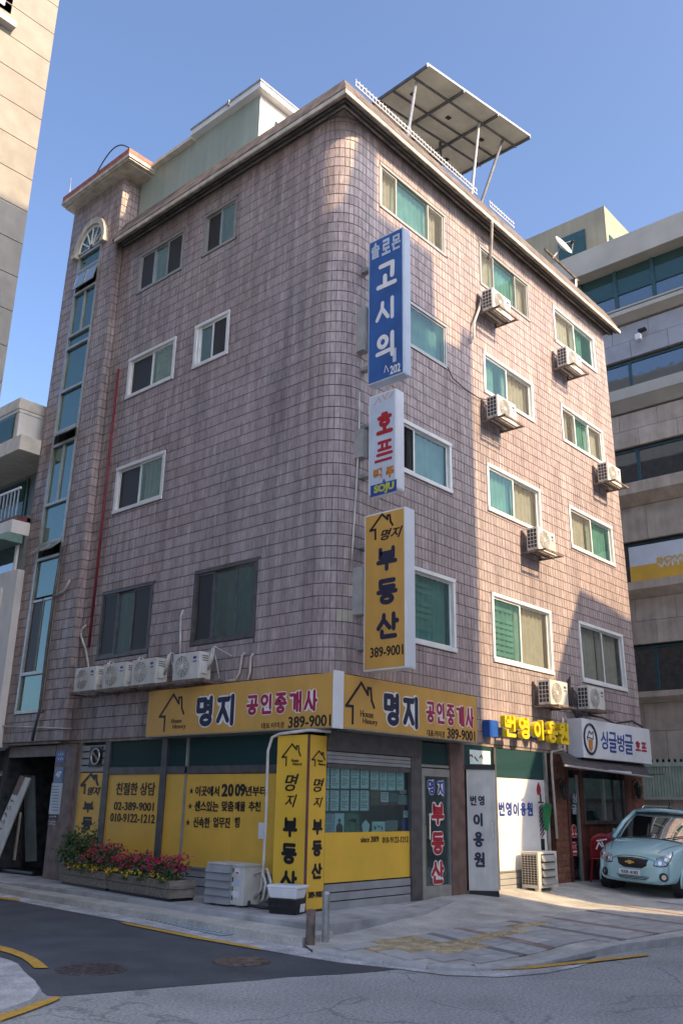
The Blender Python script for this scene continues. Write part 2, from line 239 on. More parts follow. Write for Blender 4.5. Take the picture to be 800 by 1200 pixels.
# ------------------------------------------------------------------ mesh helpers
ORG = {}
def warp(p):
    k = max(0, min(1, (p.x-6.8)/1.2))
    q = Vector((p.x + (8.5-p.z)*.0345*k, p.y, p.z))
    if p.x < .6:
        k = max(0, min(1, (p.y-6.85)/.8)); q.y += (9.3-p.z)*.026*k
    return q
class MB:
    def __init__(s): s.v = []; s.f = []
    def face(s, pts): i = len(s.v); s.v += [Vector(p) for p in pts]; s.f.append(tuple(range(i, i+len(pts)))); return s
    def hexa(s, P):
        i = len(s.v); s.v += [Vector(p) for p in P]
        s.f += [(i, i+3, i+2, i+1), (i+4, i+5, i+6, i+7), (i, i+1, i+5, i+4), (i+1, i+2, i+6, i+5), (i+2, i+3, i+7, i+6), (i+3, i, i+4, i+7)]; return s
    def box(s, a, b):
        x0, y0, z0 = [min(a[i], b[i]) for i in range(3)]; x1, y1, z1 = [max(a[i], b[i]) for i in range(3)]
        return s.hexa([(x0, y0, z0), (x1, y0, z0), (x1, y1, z0), (x0, y1, z0), (x0, y0, z1), (x1, y0, z1), (x1, y1, z1), (x0, y1, z1)])
    def ob(s, o, U, V, N, u, v, n):
        """box in a frame: ranges u=(u0,u1) v=(v0,v1) n=(n0,n1) round point o"""
        o, U, V, N = Vector(o), Vector(U), Vector(V), Vector(N)
        if U.cross(V).dot(N) < 0: u = (u[1], u[0])
        P = [o+U*a+V*b+N*c for c in n for a, b in ((u[0], v[0]), (u[1], v[0]), (u[1], v[1]), (u[0], v[1]))]
        return s.hexa(P)
    def tube(s, pts, r, n=8, cap=True, r1=None):
        pts = [Vector(p) for p in pts]; rings = []; m = len(pts)
        up = None
        for i, p in enumerate(pts):
            t = (pts[min(i+1, m-1)]-pts[max(i-1, 0)]).normalized()
            if up is None: up = Vector((0, 0, 1)) if abs(t.z) < .9 else Vector((1, 0, 0))
            a = t.cross(up).normalized(); up = a.cross(t).normalized(); b = up
            rr = r if r1 is None else r+(r1-r)*i/(m-1)
            i0 = len(s.v); s.v += [p+(a*math.cos(q*2*math.pi/n)+b*math.sin(q*2*math.pi/n))*rr for q in range(n)]; rings.append(i0)
        for A, B in zip(rings, rings[1:]):
            for q in range(n): s.f.append((A+q, A+(q+1) % n, B+(q+1) % n, B+q))
        if cap: s.f.append(tuple(rings[0]+q for q in reversed(range(n)))); s.f.append(tuple(rings[-1]+q for q in range(n)))
        return s
    def prism(s, pts, N, d):
        """polygon pts (in order) pushed by N*d"""
        N = Vector(N)*d; pts = [Vector(p) for p in pts]; n = len(pts); i = len(s.v); s.v += pts+[p+N for p in pts]
        s.f.append(tuple(range(i+n-1, i-1, -1))); s.f.append(tuple(range(i+n, i+2*n)))
        for k in range(n): s.f.append((i+k, i+(k+1) % n, i+n+(k+1) % n, i+n+k))
        return s
    def disc(s, c, N, r, d, n=20, r2=None):
        c = Vector(c); N = Vector(N).normalized(); return s.tube([c, c+N*d], r, n, r1=r2)
    def grid(s, f, nu, nv):
        i = len(s.v); s.v += [Vector(f(a/nu, b/nv)) for b in range(nv+1) for a in range(nu+1)]
        for b in range(nv):
            for a in range(nu):
                k = i+b*(nu+1)+a; s.f.append((k, k+1, k+nu+2, k+nu+1))
        return s
    def build(s, name, m, parent=None, wp=False, smooth=False, bevel=0, recalc=False, mats=None, mi=None):
        org = ORG.get(parent.name, Vector()) if parent else Vector()
        vs = [warp(v) for v in s.v] if wp else s.v
        o_ = org
        if parent is None:
            xs = [v.x for v in vs]; ys = [v.y for v in vs]; zs = [v.z for v in vs]
            o_ = Vector(((min(xs)+max(xs))/2, (min(ys)+max(ys))/2, min(zs)))
        me = bpy.data.meshes.new(name); me.from_pydata([v-o_ for v in vs], [], s.f)
        if bevel or recalc:
            b = bmesh.new(); b.from_mesh(me)
            if recalc: bmesh.ops.recalc_face_normals(b, faces=b.faces)
            if bevel: bmesh.ops.bevel(b, geom=list(b.edges), offset=bevel, segments=2, affect='EDGES', profile=.6)
            b.to_mesh(me); b.free()
        for q in (mats or [m]): me.materials.append(q)
        if mi: me.polygons.foreach_set('material_index', mi)
        if smooth: me.shade_smooth()
        ob = bpy.data.objects.new(name, me); COL.objects.link(ob)
        if parent: ob.parent = parent
        else: ob.location = o_
        ORG[ob.name] = org if parent else o_
        return ob
def tag(o, label=None, cat=None, group=None, kind=None):
    if label: o['label'] = label
    if cat: o['category'] = cat
    if group: o['group'] = group
    if kind: o['kind'] = kind
    return o
def thing(name, label, cat, loc=(0, 0, 0), group=None):
    o = bpy.data.objects.new(name, None); COL.objects.link(o); o.location = loc; o.empty_display_size = .2
    ORG[o.name] = Vector(loc); return tag(o, label, cat, group)
def copy_tree(o, parent=None):
    c = o.copy(); COL.objects.link(c); c.parent = parent; ORG[c.name] = ORG.get(o.name, Vector())
    for ch in o.children: copy_tree(ch, c)
    return c
X, Y, Z = Vector((1, 0, 0)), Vector((0, 1, 0)), Vector((0, 0, 1))
TEXTS = {}
def text(parent, s, m, o, U, V, w, h, n=.004, bold=0., name='lettering', shear=0, deep=None, wp=False, font_res=3):
    """lettering fitted to a w x h box centred on o, standing n proud of the board along U x V"""
    U, V = Vector(U).normalized(), Vector(V).normalized(); N = U.cross(V); o = Vector(o)
    key = (s, bold, shear)
    if key not in TEXTS:
        c = bpy.data.curves.new('t', 'FONT'); c.body = s; c.size = 1; c.resolution_u = font_res; c.offset = bold; c.shear = shear; c.extrude = .5; c.align_x = 'CENTER'
        t = bpy.data.objects.new('t', c); COL.objects.link(t); dg = bpy.context.evaluated_depsgraph_get(); dg.update()
        me = bpy.data.meshes.new_from_object(t.evaluated_get(dg)); COL.objects.unlink(t); bpy.data.objects.remove(t)
        TEXTS[key] = ([v.co.copy() for v in me.vertices], [tuple(p.vertices) for p in me.polygons])
    vs, fs = TEXTS[key]
    x0, x1 = min(v.x for v in vs), max(v.x for v in vs); y0, y1 = min(v.y for v in vs), max(v.y for v in vs)
    z0, z1 = min(v.z for v in vs), max(v.z for v in vs)
    th = deep or n
    b = MB(); b.v = [o+U*((v.x-(x0+x1)/2)/(x1-x0)*w)+V*((v.y-(y0+y1)/2)/(y1-y0)*h)+N*(n-th+(v.z-z0)/(z1-z0)*th) for v in vs]; b.f = list(fs)
    return b.build(name, m, parent, wp=wp)
def _cons(c, x0, y0, x1, y1):
    xm, ym = (x0+x1)/2, (y0+y1)/2
    if c == 'b': return [[(x0, y1), (x0, y0), (x1, y0), (x1, y1)], [(x0, ym), (x1, ym)]]
    if c == 'd': return [[(x1, y1), (x0, y1), (x0, y0), (x1, y0)]]
    if c == 'o': return [[(xm+(x1-x0)/2*math.cos(k*math.pi/7), ym+(y1-y0)/2*math.sin(k*math.pi/7)) for k in range(15)]]
    if c == 's': return [[(xm, y1), (xm-.02, ym+.12*(y1-y0)), (x0, y0)], [(xm, ym+.1*(y1-y0)), (x1, y0)]]
    if c == 'm': return [[(x0, y0), (x1, y0), (x1, y1), (x0, y1), (x0, y0)]]
    if c == 'j': return [[(x0, y1), (x1, y1)], [(xm, y1), (xm-.02, ym+.1*(y1-y0)), (x0, y0)], [(xm, ym+.08*(y1-y0)), (x1, y0)]]
    if c == 'g': return [[(x0, y1), (x1, y1), (x1-.04*(x1-x0), y0)]]
    if c == 'n': return [[(x0, y1), (x0, y0), (x1, y0)]]
    if c == 'p': q = (x1-x0)*.3; return [[(x0, y1), (x1, y1)], [(x0, y0), (x1, y0)], [(x0+q, y1), (x0+q, y0)], [(x1-q, y1), (x1-q, y0)]]
    if c == 'h': return [[(xm-.12, y1), (xm+.12, y1)], [(x0, y0+.72*(y1-y0)), (x1, y0+.72*(y1-y0))]]+_cons('o', x0+.12, y0, x1-.12, y0+.5*(y1-y0))
_yeo = [[(.86, .98), (.86, .42)], [(.60, .83), (.86, .83)], [(.60, .62), (.86, .62)]]
GLY = {'부': _cons('b', .16, .56, .84, .95)+[[(.04, .36), (.96, .36)], [(.5, .36), (.5, .04)]], '동': _cons('d', .16, .70, .86, .96)+[[(.5, .70), (.5, .5)], [(.04, .5), (.96, .5)]]+_cons('o', .22, .06, .78, .34),
 '산': _cons('s', .04, .42, .60, .96)+[[(.8, .97), (.8, .36)], [(.8, .68), (.97, .68)]]+_cons('n', .22, .06, .88, .28), '명': _cons('m', .06, .54, .50, .93)+_yeo+_cons('o', .30, .06, .86, .34),
 '지': _cons('j', .05, .14, .62, .88)+[[(.88, .97), (.88, .03)]], '공': _cons('g', .16, .62, .84, .95)+[[(.46, .74), (.46, .48)], [(.04, .48), (.96, .48)]]+_cons('o', .22, .05, .78, .33),
 '인': _cons('o', .06, .5, .58, .94)+[[(.86, .97), (.86, .3)]]+_cons('n', .22, .05, .9, .25), '중': _cons('j', .14, .64, .86, .96)+[[(.04, .48), (.96, .48)], [(.5, .48), (.5, .36)]]+_cons('o', .24, .04, .76, .28),
 '개': _cons('g', .06, .16, .44, .86)+[[(.66, .95), (.66, .05)], [(.66, .5), (.9, .5)], [(.92, .97), (.92, .03)]], '사': _cons('s', .04, .12, .62, .94)+[[(.8, .97), (.8, .03)], [(.8, .5), (.97, .5)]],
 '번': _cons('b', .08, .50, .48, .93)+[[(.86, .97), (.86, .32)], [(.60, .70), (.86, .70)]]+_cons('n', .22, .05, .9, .26), '영': _cons('o', .06, .52, .52, .94)+_yeo+_cons('o', .30, .06, .86, .34),
 '이': _cons('o', .06, .18, .58, .84)+[[(.87, .97), (.87, .03)]], '용': _cons('o', .26, .70, .74, .96)+[[(.36, .62), (.36, .48)], [(.64, .62), (.64, .48)], [(.04, .48), (.96, .48)]]+_cons('o', .24, .05, .76, .33),
 '원': _cons('o', .14, .68, .54, .96)+[[(.04, .55), (.68, .53)], [(.36, .53), (.36, .34)], [(.87, .97), (.87, .22)], [(.66, .38), (.87, .38)]]+_cons('n', .2, .05, .9, .24),
 '호': _cons('h', .12, .42, .88, .95)+[[(.5, .40), (.5, .10)], [(.04, .09), (.96, .09)]], '프': _cons('p', .12, .42, .88, .90)+[[(.04, .09), (.96, .09)]],
 '고': _cons('g', .16, .40, .84, .92)+[[(.42, .48), (.42, .12)], [(.04, .10), (.96, .10)]], '시': _cons('s', .04, .12, .64, .90)+[[(.87, .97), (.87, .03)]], '의': _cons('o', .12, .48, .58, .92)+[[(.04, .22), (.74, .26)], [(.88, .97), (.88, .03)]]}
def glyph(parent, ch, m, c, U, V, w, h, t, n0, n1, name):
    """one heavy round ended syllable drawn from its strokes; t stroke width as a share of the height"""
    U, V = Vector(U), Vector(V); N = U.cross(V); T = t*min(h, w*1.25); B = MB(); j = 0
    pw, ph = max(.01, w-T), max(.01, h-T)
    for ln in GLY[ch]:
        P = [c+U*((x-.5)*pw)+V*((y-.5)*ph) for x, y in ln]
        for a, b_ in zip(P, P[1:]):
            d = (b_-a); L_ = d.length
            if L_ < 1e-5: continue
            d /= L_; e = N.cross(d); j += 1; top = n1+.00012*(j % 7)
            B.ob(a, d, e, N, (0, L_), (-T/2, T/2), (n0, top))
        for q in (P if len(P) < 8 else P[::1]):
            j += 1; B.tube([q+N*n0, q+N*(n1-.0002-.0001*(j % 5))], T/2, 10)
    return B.build(name, m, parent)
def strokes(parent, m, o, U, V, lines, w, n=.004, name='emblem', wp=False):
    """thick polyline drawing on a board"""
    U, V = Vector(U), Vector(V); N = U.cross(V); o = Vector(o); b = MB()
    for ln in lines:
        for (a, c) in zip(ln, ln[1:]):
            A = o+U*a[0]+V*a[1]; C = o+U*c[0]+V*c[1]; d = (C-A).normalized(); e = N.cross(d)
            b.ob(A, d, e, N, (-w*.45, (C-A).length+w*.45), (-w/2, w/2), (n*.5, n*(1+.1*random.random())))
    return b.build(name, m, parent, wp=wp)
HOUSE = [[(-.42, -.5), (-.42, .0), (-.75, .0), (0, .75), (.35, .42), (.35, .62), (.5, .62), (.55, .25), (.68, .05)]]
def house(parent, m, o, U, V, s, w=.05, n=.004):
    return strokes(parent, m, o, U, V, [[(a*s, b*s) for a, b in HOUSE[0]]], w, n)
def board(parent, name, m, o, U, V, N, w, h, d, bevel=.004):
    return MB().ob(o, U, V, N, (-w/2, w/2), (-h/2, h/2), (-d, 0)).build(name, m, parent, bevel=bevel)
# ================================================================== SETTING
def struct(o): o['kind'] = 'structure'; return o
xs = [-400, -120, -60, -30, -18]+[-14+i*.5 for i in range(72)]+[24, 30, 45, 80, 150, 400]
ys = [-400, -120, -60, -30, -20]+[-14+i*.5 for i in range(60)]+[20, 30, 60, 120, 400]
b = MB(); b.v = [Vector((x, y, zroad(x, y) - (.03 if y > -.4 and x > -1 else 0))) for y in ys for x in xs]
nx = len(xs)
b.f = [(j*nx+i, j*nx+i+1, (j+1)*nx+i+1, (j+1)*nx+i) for j in range(len(ys)-1) for i in range(nx-1)]
struct(b.build('ground', K['asphalt_old'], smooth=True))
def sheet(name, pts, m, zf, dz, th=0):
    b = MB(); P = [Vector((p[0], p[1], zf(p[0], p[1])+dz)) for p in pts]
    me = bmesh.new(); vs = [me.verts.new(p) for p in P]; f = me.faces.new(vs); f.normal_update()
    if f.normal.z < 0: f.normal_flip()
    bmesh.ops.triangulate(me, faces=me.faces[:])
    if zf is zroad:
        for cut in [-1.5+.5*k for k in range(40)]:
            bmesh.ops.bisect_plane(me, geom=me.verts[:]+me.edges[:]+me.faces[:], plane_co=(cut, 0, 0), plane_no=(1, 0, 0))
        for v in me.verts: v.co.z = zroad(v.co.x, v.co.y)+dz
        bmesh.ops.triangulate(me, faces=me.faces[:])
    d = bpy.data.meshes.new(name); me.to_mesh(d); me.free(); d.materials.append(m); o = bpy.data.objects.new(name, d); COL.objects.link(o); ORG[o.name] = Vector(); return o
PX = lambda L, z=0: [GZ(u, v, z) for u, v in L]
GUT = [(-1.66, 5.4), (-1.7, 5), (-1.79, 3.6), (-1.87, 2.1), (-1.97, .9), (-2.16, -.93), (-2.17, -1.6), (-2.15, -2.14), (-1.99, -2.76)]
newroad = [(-1.2, 30), (-1.5, 12)]+GUT
rough = PX([(440, 1139), (400, 1142), (340, 1145), (300, 1149), (200, 1157), (130, 1163), (70, 1168), (56, 1167), (50, 1163), (47, 1157), (44, 1154), (42, 1150), (36, 1145), (28, 1138), (22, 1130), (14, 1126), (0, 1122)])
newroad += [(p.x, p.y) for p in rough]+[(-5.6, 12), (-6.5, 30)]
struct(sheet('road', newroad, K['asphalt_new'], lambda x, y: 0, .004))
left = PX([(0, 1122), (14, 1126), (22, 1130), (28, 1138), (36, 1145), (42, 1150), (44, 1154), (47, 1157), (44, 1163), (36, 1172), (26, 1176), (12, 1181), (0, 1186)])
lp = [(p.x, p.y) for p in left]
struct(sheet('road', lp+[(-7.5, -1.7), (-7.5, 12), (-5.6, 12)], K['concrete_pale'], lambda x, y: 0, .002))
dp = [(650, 1121), (668, 1117), (700, 1122), (672, 1132), (640, 1129)]
dpp = [GZ(u, v, 0) for u, v in dp]
tag(sheet('asphalt_patch', [(p.x, p.y) for p in dpp], K['asphalt_new'], zroad, .008), kind='structure')
def paint(pix, z=0, dz=.009, name='road_marking'):
    P = []
    for u, v in pix:
        q = z
        for _ in range(20): p = GZ(u, v, q); q = zroad(p.x, p.y)
        P.append(p)
    return struct(sheet(name, [(p.x, p.y) for p in P], K['roadyellow'], zroad, dz+.006))
paint([(0, 1109.5), (14, 1113), (28, 1118), (43, 1125), (50, 1130), (57, 1136), (40, 1136.2), (34, 1130), (25, 1124), (12, 1119), (0, 1115.5)])
paint([(0, 1191.5), (22, 1185), (45, 1176), (60, 1171.5), (68, 1169.5), (71, 1171), (66, 1174.5), (55, 1179), (32, 1188), (0, 1199)])
paint([(140, 1082), (149, 1082.5), (230, 1098.5), (304, 1112), (304, 1114.4), (228, 1101), (150, 1085)])
paint([(-30, 1048.5), (24, 1055), (23, 1057.2), (-30, 1051)])
paint([(497, 1134.5), (560, 1136), (620, 1134.2), (690, 1126.5), (757, 1119.3), (761, 1121), (694, 1129), (622, 1136.8), (560, 1138.5), (498, 1136.6)], z=-.06)
# gutter strip of concrete beside the step and round the corner
stepedge = [(-1.22, 7.2), (-1.27, 6.5), (-1.42, 4), (-1.56, 1.4), (-1.66, -.2), (-1.71, -1.16)]
kerbout = [(-1.9, -1.5), (-1.93, -2.05), (-1.88, -2.75), (-1.72, -3.15), (-1.45, -3.45), (-.94, -3.66), (-.2, -3.73), (.56, -3.79), (1.3, -3.93), (2.03, -4.09), (4.5, -4.55), (9, -5.3), (16, -6.5), (30, -9)]
gutout = [(-1.5, 12)]+GUT
g = [(-1.0, 12)]+stepedge+[(-1.75, -1.3)]+kerbout[:7]+[(.3, -3.8)]
go = [(.2, -3.9), (-.5, -3.97), (-1.1, -3.92), (-1.6, -3.72), (-1.92, -3.3)]+list(reversed(gutout))
struct(sheet('gutter', g+go, K['concrete_pale'], zroad, .007))
# step and porch
b = MB(); b.prism([(-.9, 12, 0), (-1.0, 12, 0)]+[(x, y, 0) for x, y in stepedge]+[(-1.0, -1.0, 0)], Z, .1)
struct(b.build('step', K['concrete'], recalc=True, bevel=.008))
b = MB(); b.prism([(.3, 6.2, -.1), (-1.0, 6.2, -.1), (-1.08, 2, -.1), (-1.15, -.87, -.1), (.1, -.93, -.1), (1.15, -.82, -.1), (2.6, -.33, -.1), (3.5, -.12, -.1), (3.5, .4, -.1), (1.4, .4, -.1), (.5, 1.4, -.1)], Z, .27)
struct(b.build('porch', K['porch'], recalc=True, bevel=.01))
b = MB(); b.box((-.95, 6.2, -.1), (3, 12, .13)); struct(b.build('porch', K['porch'], bevel=.01))
# pavement on the right as a fine sheet
inner = [(-1.66, -1.15), (-1.1, -.7), (0, -.6), (1.2, -.3), (2.6, 0), (4, .3), (10.8, .4), (16, .4), (30, .4)]
def lerp(P, t):
    L = [0]
    for a, c in zip(P, P[1:]): L.append(L[-1]+math.dist(a, c))
    d = t*L[-1]
    for i in range(len(P)-1):
        if d <= L[i+1]+1e-9: q = (d-L[i])/max(1e-9, L[i+1]-L[i]); return (P[i][0]+(P[i+1][0]-P[i][0])*q, P[i][1]+(P[i+1][1]-P[i][1])*q)
    return P[-1]
def walkf(a, c, inset=.12, drop=0):
    a = a**1.8
    o = lerp(kerbout, a); i = lerp(inner, a); x = o[0]+(i[0]-o[0])*c; y = o[1]+(i[1]-o[1])*c; return (x, y, zwalk(x, y)+drop)
b = MB(); b.grid(lambda a, c: walkf(a, .03+c*.97), 90, 14)
walk = struct(b.build('pavement', K['concrete'], smooth=True, recalc=True))
# kerb stones, each its own piece
kt = 0; pl = []; n = 0
L = [0]
for a, c in zip(kerbout, kerbout[1:]): L.append(L[-1]+math.dist(a, c))
tot = L[-1]; d = 0
while d < 26:
    ln = .9 if d > 3 else .5
    p, q = lerp(kerbout, d/tot), lerp(kerbout, (d+ln-.008)/tot)
    t = Vector((q[0]-p[0], q[1]-p[1], 0)).normalized(); nn = Vector((-t.y, t.x, 0))
    if d < 3: nn = Vector((-t.y, t.x, 0))
    P = []
    for zz, off in ((-.3, 0), (None, 0)):
        for (a, s_) in ((p, 0), (q, 0), (q, .17), (p, .17)):
            x, y = a[0]+nn.x*s_, a[1]+nn.y*s_; P.append((x, y, zz if zz else zwalk(x, y)+.012))
    MB().hexa(P).build('kerb_stone', K['kerb'], walk, recalc=True, bevel=.012); d += ln
# paved band: blocks laid in rows across the pavement, dark and brown courses, tactile field
s = .30; cnt = 0
tact = [GZ(u, v, .035) for u, v in [(428, 1109), (470, 1101), (490, 1098), (525, 1105), (620, 1086), (640, 1084), (648, 1086), (575, 1104), (552, 1119), (470, 1118)]]
def inside(x, y, P):
    c = False; n = len(P)
    for i in range(n):
        a, d = P[i], P[i-1]
        if (a.y > y) != (d.y > y) and x < (d.x-a.x)*(y-a.y)/(d.y-a.y)+a.x: c = not c
    return c
ax = Vector((.995, -.10, 0)); ay = Vector((-.33, -.944, 0))   # courses run along ay
meshes = {}
cols_ = []; x_ = -2.8; st_ = [(.02, 'd'), (.58, 'b'), (1.76, 'd'), (2.60, 'b'), (3.81, 'd'), (4.9, 'b'), (6.1, 'd'), (7.2, 'b')]
while x_ < 8.6:
    nxt = [q for q in st_ if x_ <= q[0]+1e-6]
    if nxt and abs(nxt[0][0]-x_) < .02: cols_.append((x_, .15, nxt[0][1])); x_ += .15; continue
    gap = nxt[0][0]-x_ if nxt else 9
    w_ = .3 if gap > .45 else (gap if gap <= .32 else gap/2)
    cols_.append((x_, w_, 'g')); x_ += w_
jd = Vector((-.33, -.944, 0)).normalized()
for (x_, w_, kd) in cols_:
    for j in range(0, 9):
        e = .004; c0 = Vector((x_+e, -1.62-.115*(x_-.0)*.55, 0))+jd*(.30*j+e); c1 = c0+Vector((w_-2*e, -.06*(w_-2*e), 0)); c3 = c0+jd*(.30-2*e); c2 = c1+jd*(.30-2*e)
        cc = (c0+c1+c2+c3)/4; cx, cy = cc.x, cc.y
        if cy < -3.45-.19*max(0, cx-.3) or cx < -1.5 or (cx < -.1 and math.hypot(cx+.1, cy+1.75) > 1.75): continue
        m = K['tactile'] if inside(cx, cy, tact) else {'g': K['paver'], 'd': K['paver_dark'], 'b': K['paver_brown']}[kd]
        up = lambda p, dz: Vector((p.x, p.y, zwalk(p.x, p.y)+dz))
        B = MB(); hgt = .014+random.uniform(0, .003)
        B.hexa([up(q, -.03) for q in (c0, c1, c2, c3)]+[up(q, hgt) for q in (c0, c1, c2, c3)])
        if m is K['tactile']:
            for bu in range(4):
                for bv in range(4): p = up(c0+(c1-c0)*((bu+.5)/4)+(c3-c0)*((bv+.5)/4), hgt); B.disc(p, Z, .02, .005, 6, .014)
        B.build('paving_block', m, walk, recalc=True); cnt += 1
# manholes and drain grate
def manhole(u0, u1, v, label, m):
    a, c = GZ(u0, v, 0), GZ(u1, v, 0); ctr = (a+c)/2; r = (a-c).length/2
    t = thing('manhole_cover', label, 'manhole cover', (ctr.x, ctr.y, 0), 'manhole covers in the dark asphalt')
    B = MB(); B.disc(ctr+Z*.001, Z, r, .008, 32); B.build('ring', K['iron'], t)
    B = MB(); B.disc(ctr+Z*.002, Z, r*.9, .011, 32); pl = B.build('lid', m, t)
    B = MB()
    for k in range(-5, 6):
        x = k*r*.15; h = math.sqrt(max(0, (r*.82)**2-x*x)); B.box(ctr+Vector((x-.012, -h, .013)), ctr+Vector((x+.012, h, .018)))
    B.build('rib', m, pl)
manhole(65, 150, 1136.5, 'left round iron manhole cover near the curved yellow road marking', K['iron'])
manhole(248, 318, 1127.5, 'right rusty round manhole cover just off the end of the yellow edge line', K['rust'])
gA, gB = GZ(163, 1076, 0), GZ(258, 1098, 0); dv = (gB-gA).normalized(); nv = Vector((-dv.y, dv.x, 0))
t = thing('drain_grate', 'blue grey drain grating set in the gutter below the step', 'drain grate', gA)
MB().ob(gA+Z*.012, dv, nv, Z, (0, (gB-gA).length), (-.0, .22), (-.004, .001)).build('pit', K['bgframe'], t)
for k in range(18):
    q = (gB-gA).length*(k+.5)/18; MB().ob(gA+Z*.012+dv*q, dv, nv, Z, (-.022, .022), (-.0, .22), (.0, .004)).build('bar', K['hofblue'], t)
# ================================================================== CORNER BUILDING
R = .55; XE = 10.67; YT = 6.8; TD = -.17; ZB, ZT = 2.62, 13.72
bld = thing('corner_building', 'four storey mauve tiled corner building with a rounded corner and shops below', 'building', (3, 3, .1))
arcL = R*math.pi/2
def fpos(s, z, d=0):
    """point on the tiled facade: s<0 left face, 0..arcL the rounded corner, beyond it the right face; d outward"""
    if s < 0: return Vector((-d, R-s, z))
    if s > arcL: return Vector((R+s-arcL, -d, z))
    a = s/R; return Vector((R-(R+d)*math.cos(a), R-(R+d)*math.sin(a), z))
def fnorm(s):
    if s < 0: return -X
    if s > arcL: return -Y
    a = s/R; return Vector((-math.cos(a), -math.sin(a), 0))
xs_ = lambda x: x-R+arcL       # facade x -> s
ys_ = lambda y: R-y
RW = [  # right windows: u0,u1,z0,z1, splits, kinds
 (1.04, 3.18, 12.19, 13.19, (1.57, 2.6), 'ctc', 'alu'), (4.47, 6.54, 12.19, 13.19, (5.04, 5.95), 'ctc', 'alu'), (7.83, 10.02, 12.19, 13.19, (8.93,), 'ct', 'white'),
 (1.35, 3.16, 9.64, 10.6, (), 't', 'alu'), (4.46, 6.49, 9.64, 10.6, (5.4,), 'tc', 'white'), (7.83, 10.02, 9.64, 10.6, (8.55, 9.24), 'ctc', 'white'),
 (1.3, 3.22, 7.09, 8.10, (2.08,), 'dt', 'white'), (4.45, 6.57, 7.09, 8.10, (5.48,), 'tc', 'white'), (7.84, 10.04, 7.09, 8.10, (8.93,), 'ct', 'white'),
 (1.2, 3.24, 4.13, 5.46, (1.98,), 'tT', 'white'), (4.46, 6.74, 4.13, 5.46, (5.53,), 'Tc', 'white'), (7.86, 10.06, 4.13, 5.46, (8.99,), 'cc', 'white')]
LW = [(4.49, 6.04, 12.19, 13.19, (5.04, 5.51), 'dtd', 'alu'), (2.83, 3.83, 12.19, 13.19, (3.32,), 'td', 'alu'),
 (4.47, 6.07, 9.64, 10.6, (5.24,), 'Td', 'white'), (2.84, 3.87, 9.64, 10.6, (3.34, 3.74), 'dtw', 'white'),
 (4.51, 6.12, 7.09, 8.10, (5.31,), 'td', 'white'), (4.55, 6.19, 4.13, 5.46, (5.14, 5.66), 'dtd', 'bronze'), (1.73, 3.35, 4.13, 5.46, (2.26, 2.84), 'ttd', 'bronze')]
openings = [(xs_(a), xs_(b_), z0, z1) for a, b_, z0, z1, *_ in RW]+[(ys_(b_), ys_(a), z0, z1) for a, b_, z0, z1, *_ in LW]
SL, SR = ys_(YT), xs_(XE)
def wallgrid(B, s0, s1, z0, z1, ops, pos, step=None):
    ss = sorted({s0, s1} | {q for o in ops for q in o[:2] if s0 < q < s1} | set(step or []))
    zz = sorted({z0, z1} | {q for o in ops for q in o[2:4] if z0 < q < z1})
    for a, c in zip(ss, ss[1:]):
        for e, f in zip(zz, zz[1:]):
            m_, n_ = (a+c)/2, (e+f)/2
            if any(o[0] < m_ < o[1] and o[2] < n_ < o[3] for o in ops): continue
            B.face([pos(a, e), pos(c, e), pos(c, f), pos(a, f)])
B = MB(); wallgrid(B, SL, SR, ZB, ZT, openings, lambda s, z: fpos(s, z, -.0065), [arcL*k/8 for k in range(9)]+[xs_(6.8), xs_(8)])
for a, c, z0, z1 in openings:
    for P in (((a, z0), (a, z1)), ((a, z1), (c, z1)), ((c, z1), (c, z0)), ((c, z0), (a, z0))):
        B.face([fpos(*P[0], -.0065), fpos(*P[1], -.0065), fpos(*P[1], -.25), fpos(*P[0], -.25)])
# end wall, back walls, roof slab
B.face([(XE, .012, ZB), (XE, 9, ZB), (XE, 9, ZT+.6), (XE, .012, ZT+.6)]); B.face([(XE, .012, 0), (XE, 9, 0), (XE, 9, ZB), (XE, .3, ZB)])
B.face([(XE, 9, 0), (0, 9, 0), (0, 9, ZT+.6), (XE, 9, ZT+.6)]); B.face([(0, .3, ZT+.1), (XE, .3, ZT+.1), (XE, 9, ZT+.1), (0, 9, ZT+.1)])
wall = B.build('wall', K['grout'], bld, wp=True)
# tiles
TH, TW = .2, .1
cand = []   # (s0,s1,z0,z1,full)
nl_ = int(round((-SL)/TW)); cols = [(SL*(1-i/nl_), SL*(1-(i+1)/nl_)) for i in range(nl_)]
cols += [(arcL*k/9, arcL*(k+1)/9) for k in range(9)]
q = arcL
while q < SR-.02: cols.append((q, min(q+TW, SR))); q += TW
rows = [(ZB+.01+k*TH, min(ZB+.01+(k+1)*TH, ZT)) for k in range(int((ZT-ZB)/TH)+1)]
def clip(t, o, mgn=.012):
    a, c, e, f = t; A, C_, E_, F_ = o[0]-mgn, o[1]+mgn, o[2]-mgn, o[3]+mgn
    if c <= A or a >= C_ or f <= E_ or e >= F_: return t
    opts = [(a, A, e, f), (C_, c, e, f), (a, c, e, E_), (a, c, F_, f)]
    opts = [q for q in opts if q[1]-q[0] > .015 and q[3]-q[2] > .015]
    return max(opts, key=lambda q: (q[1]-q[0])*(q[3]-q[2])) if opts else None
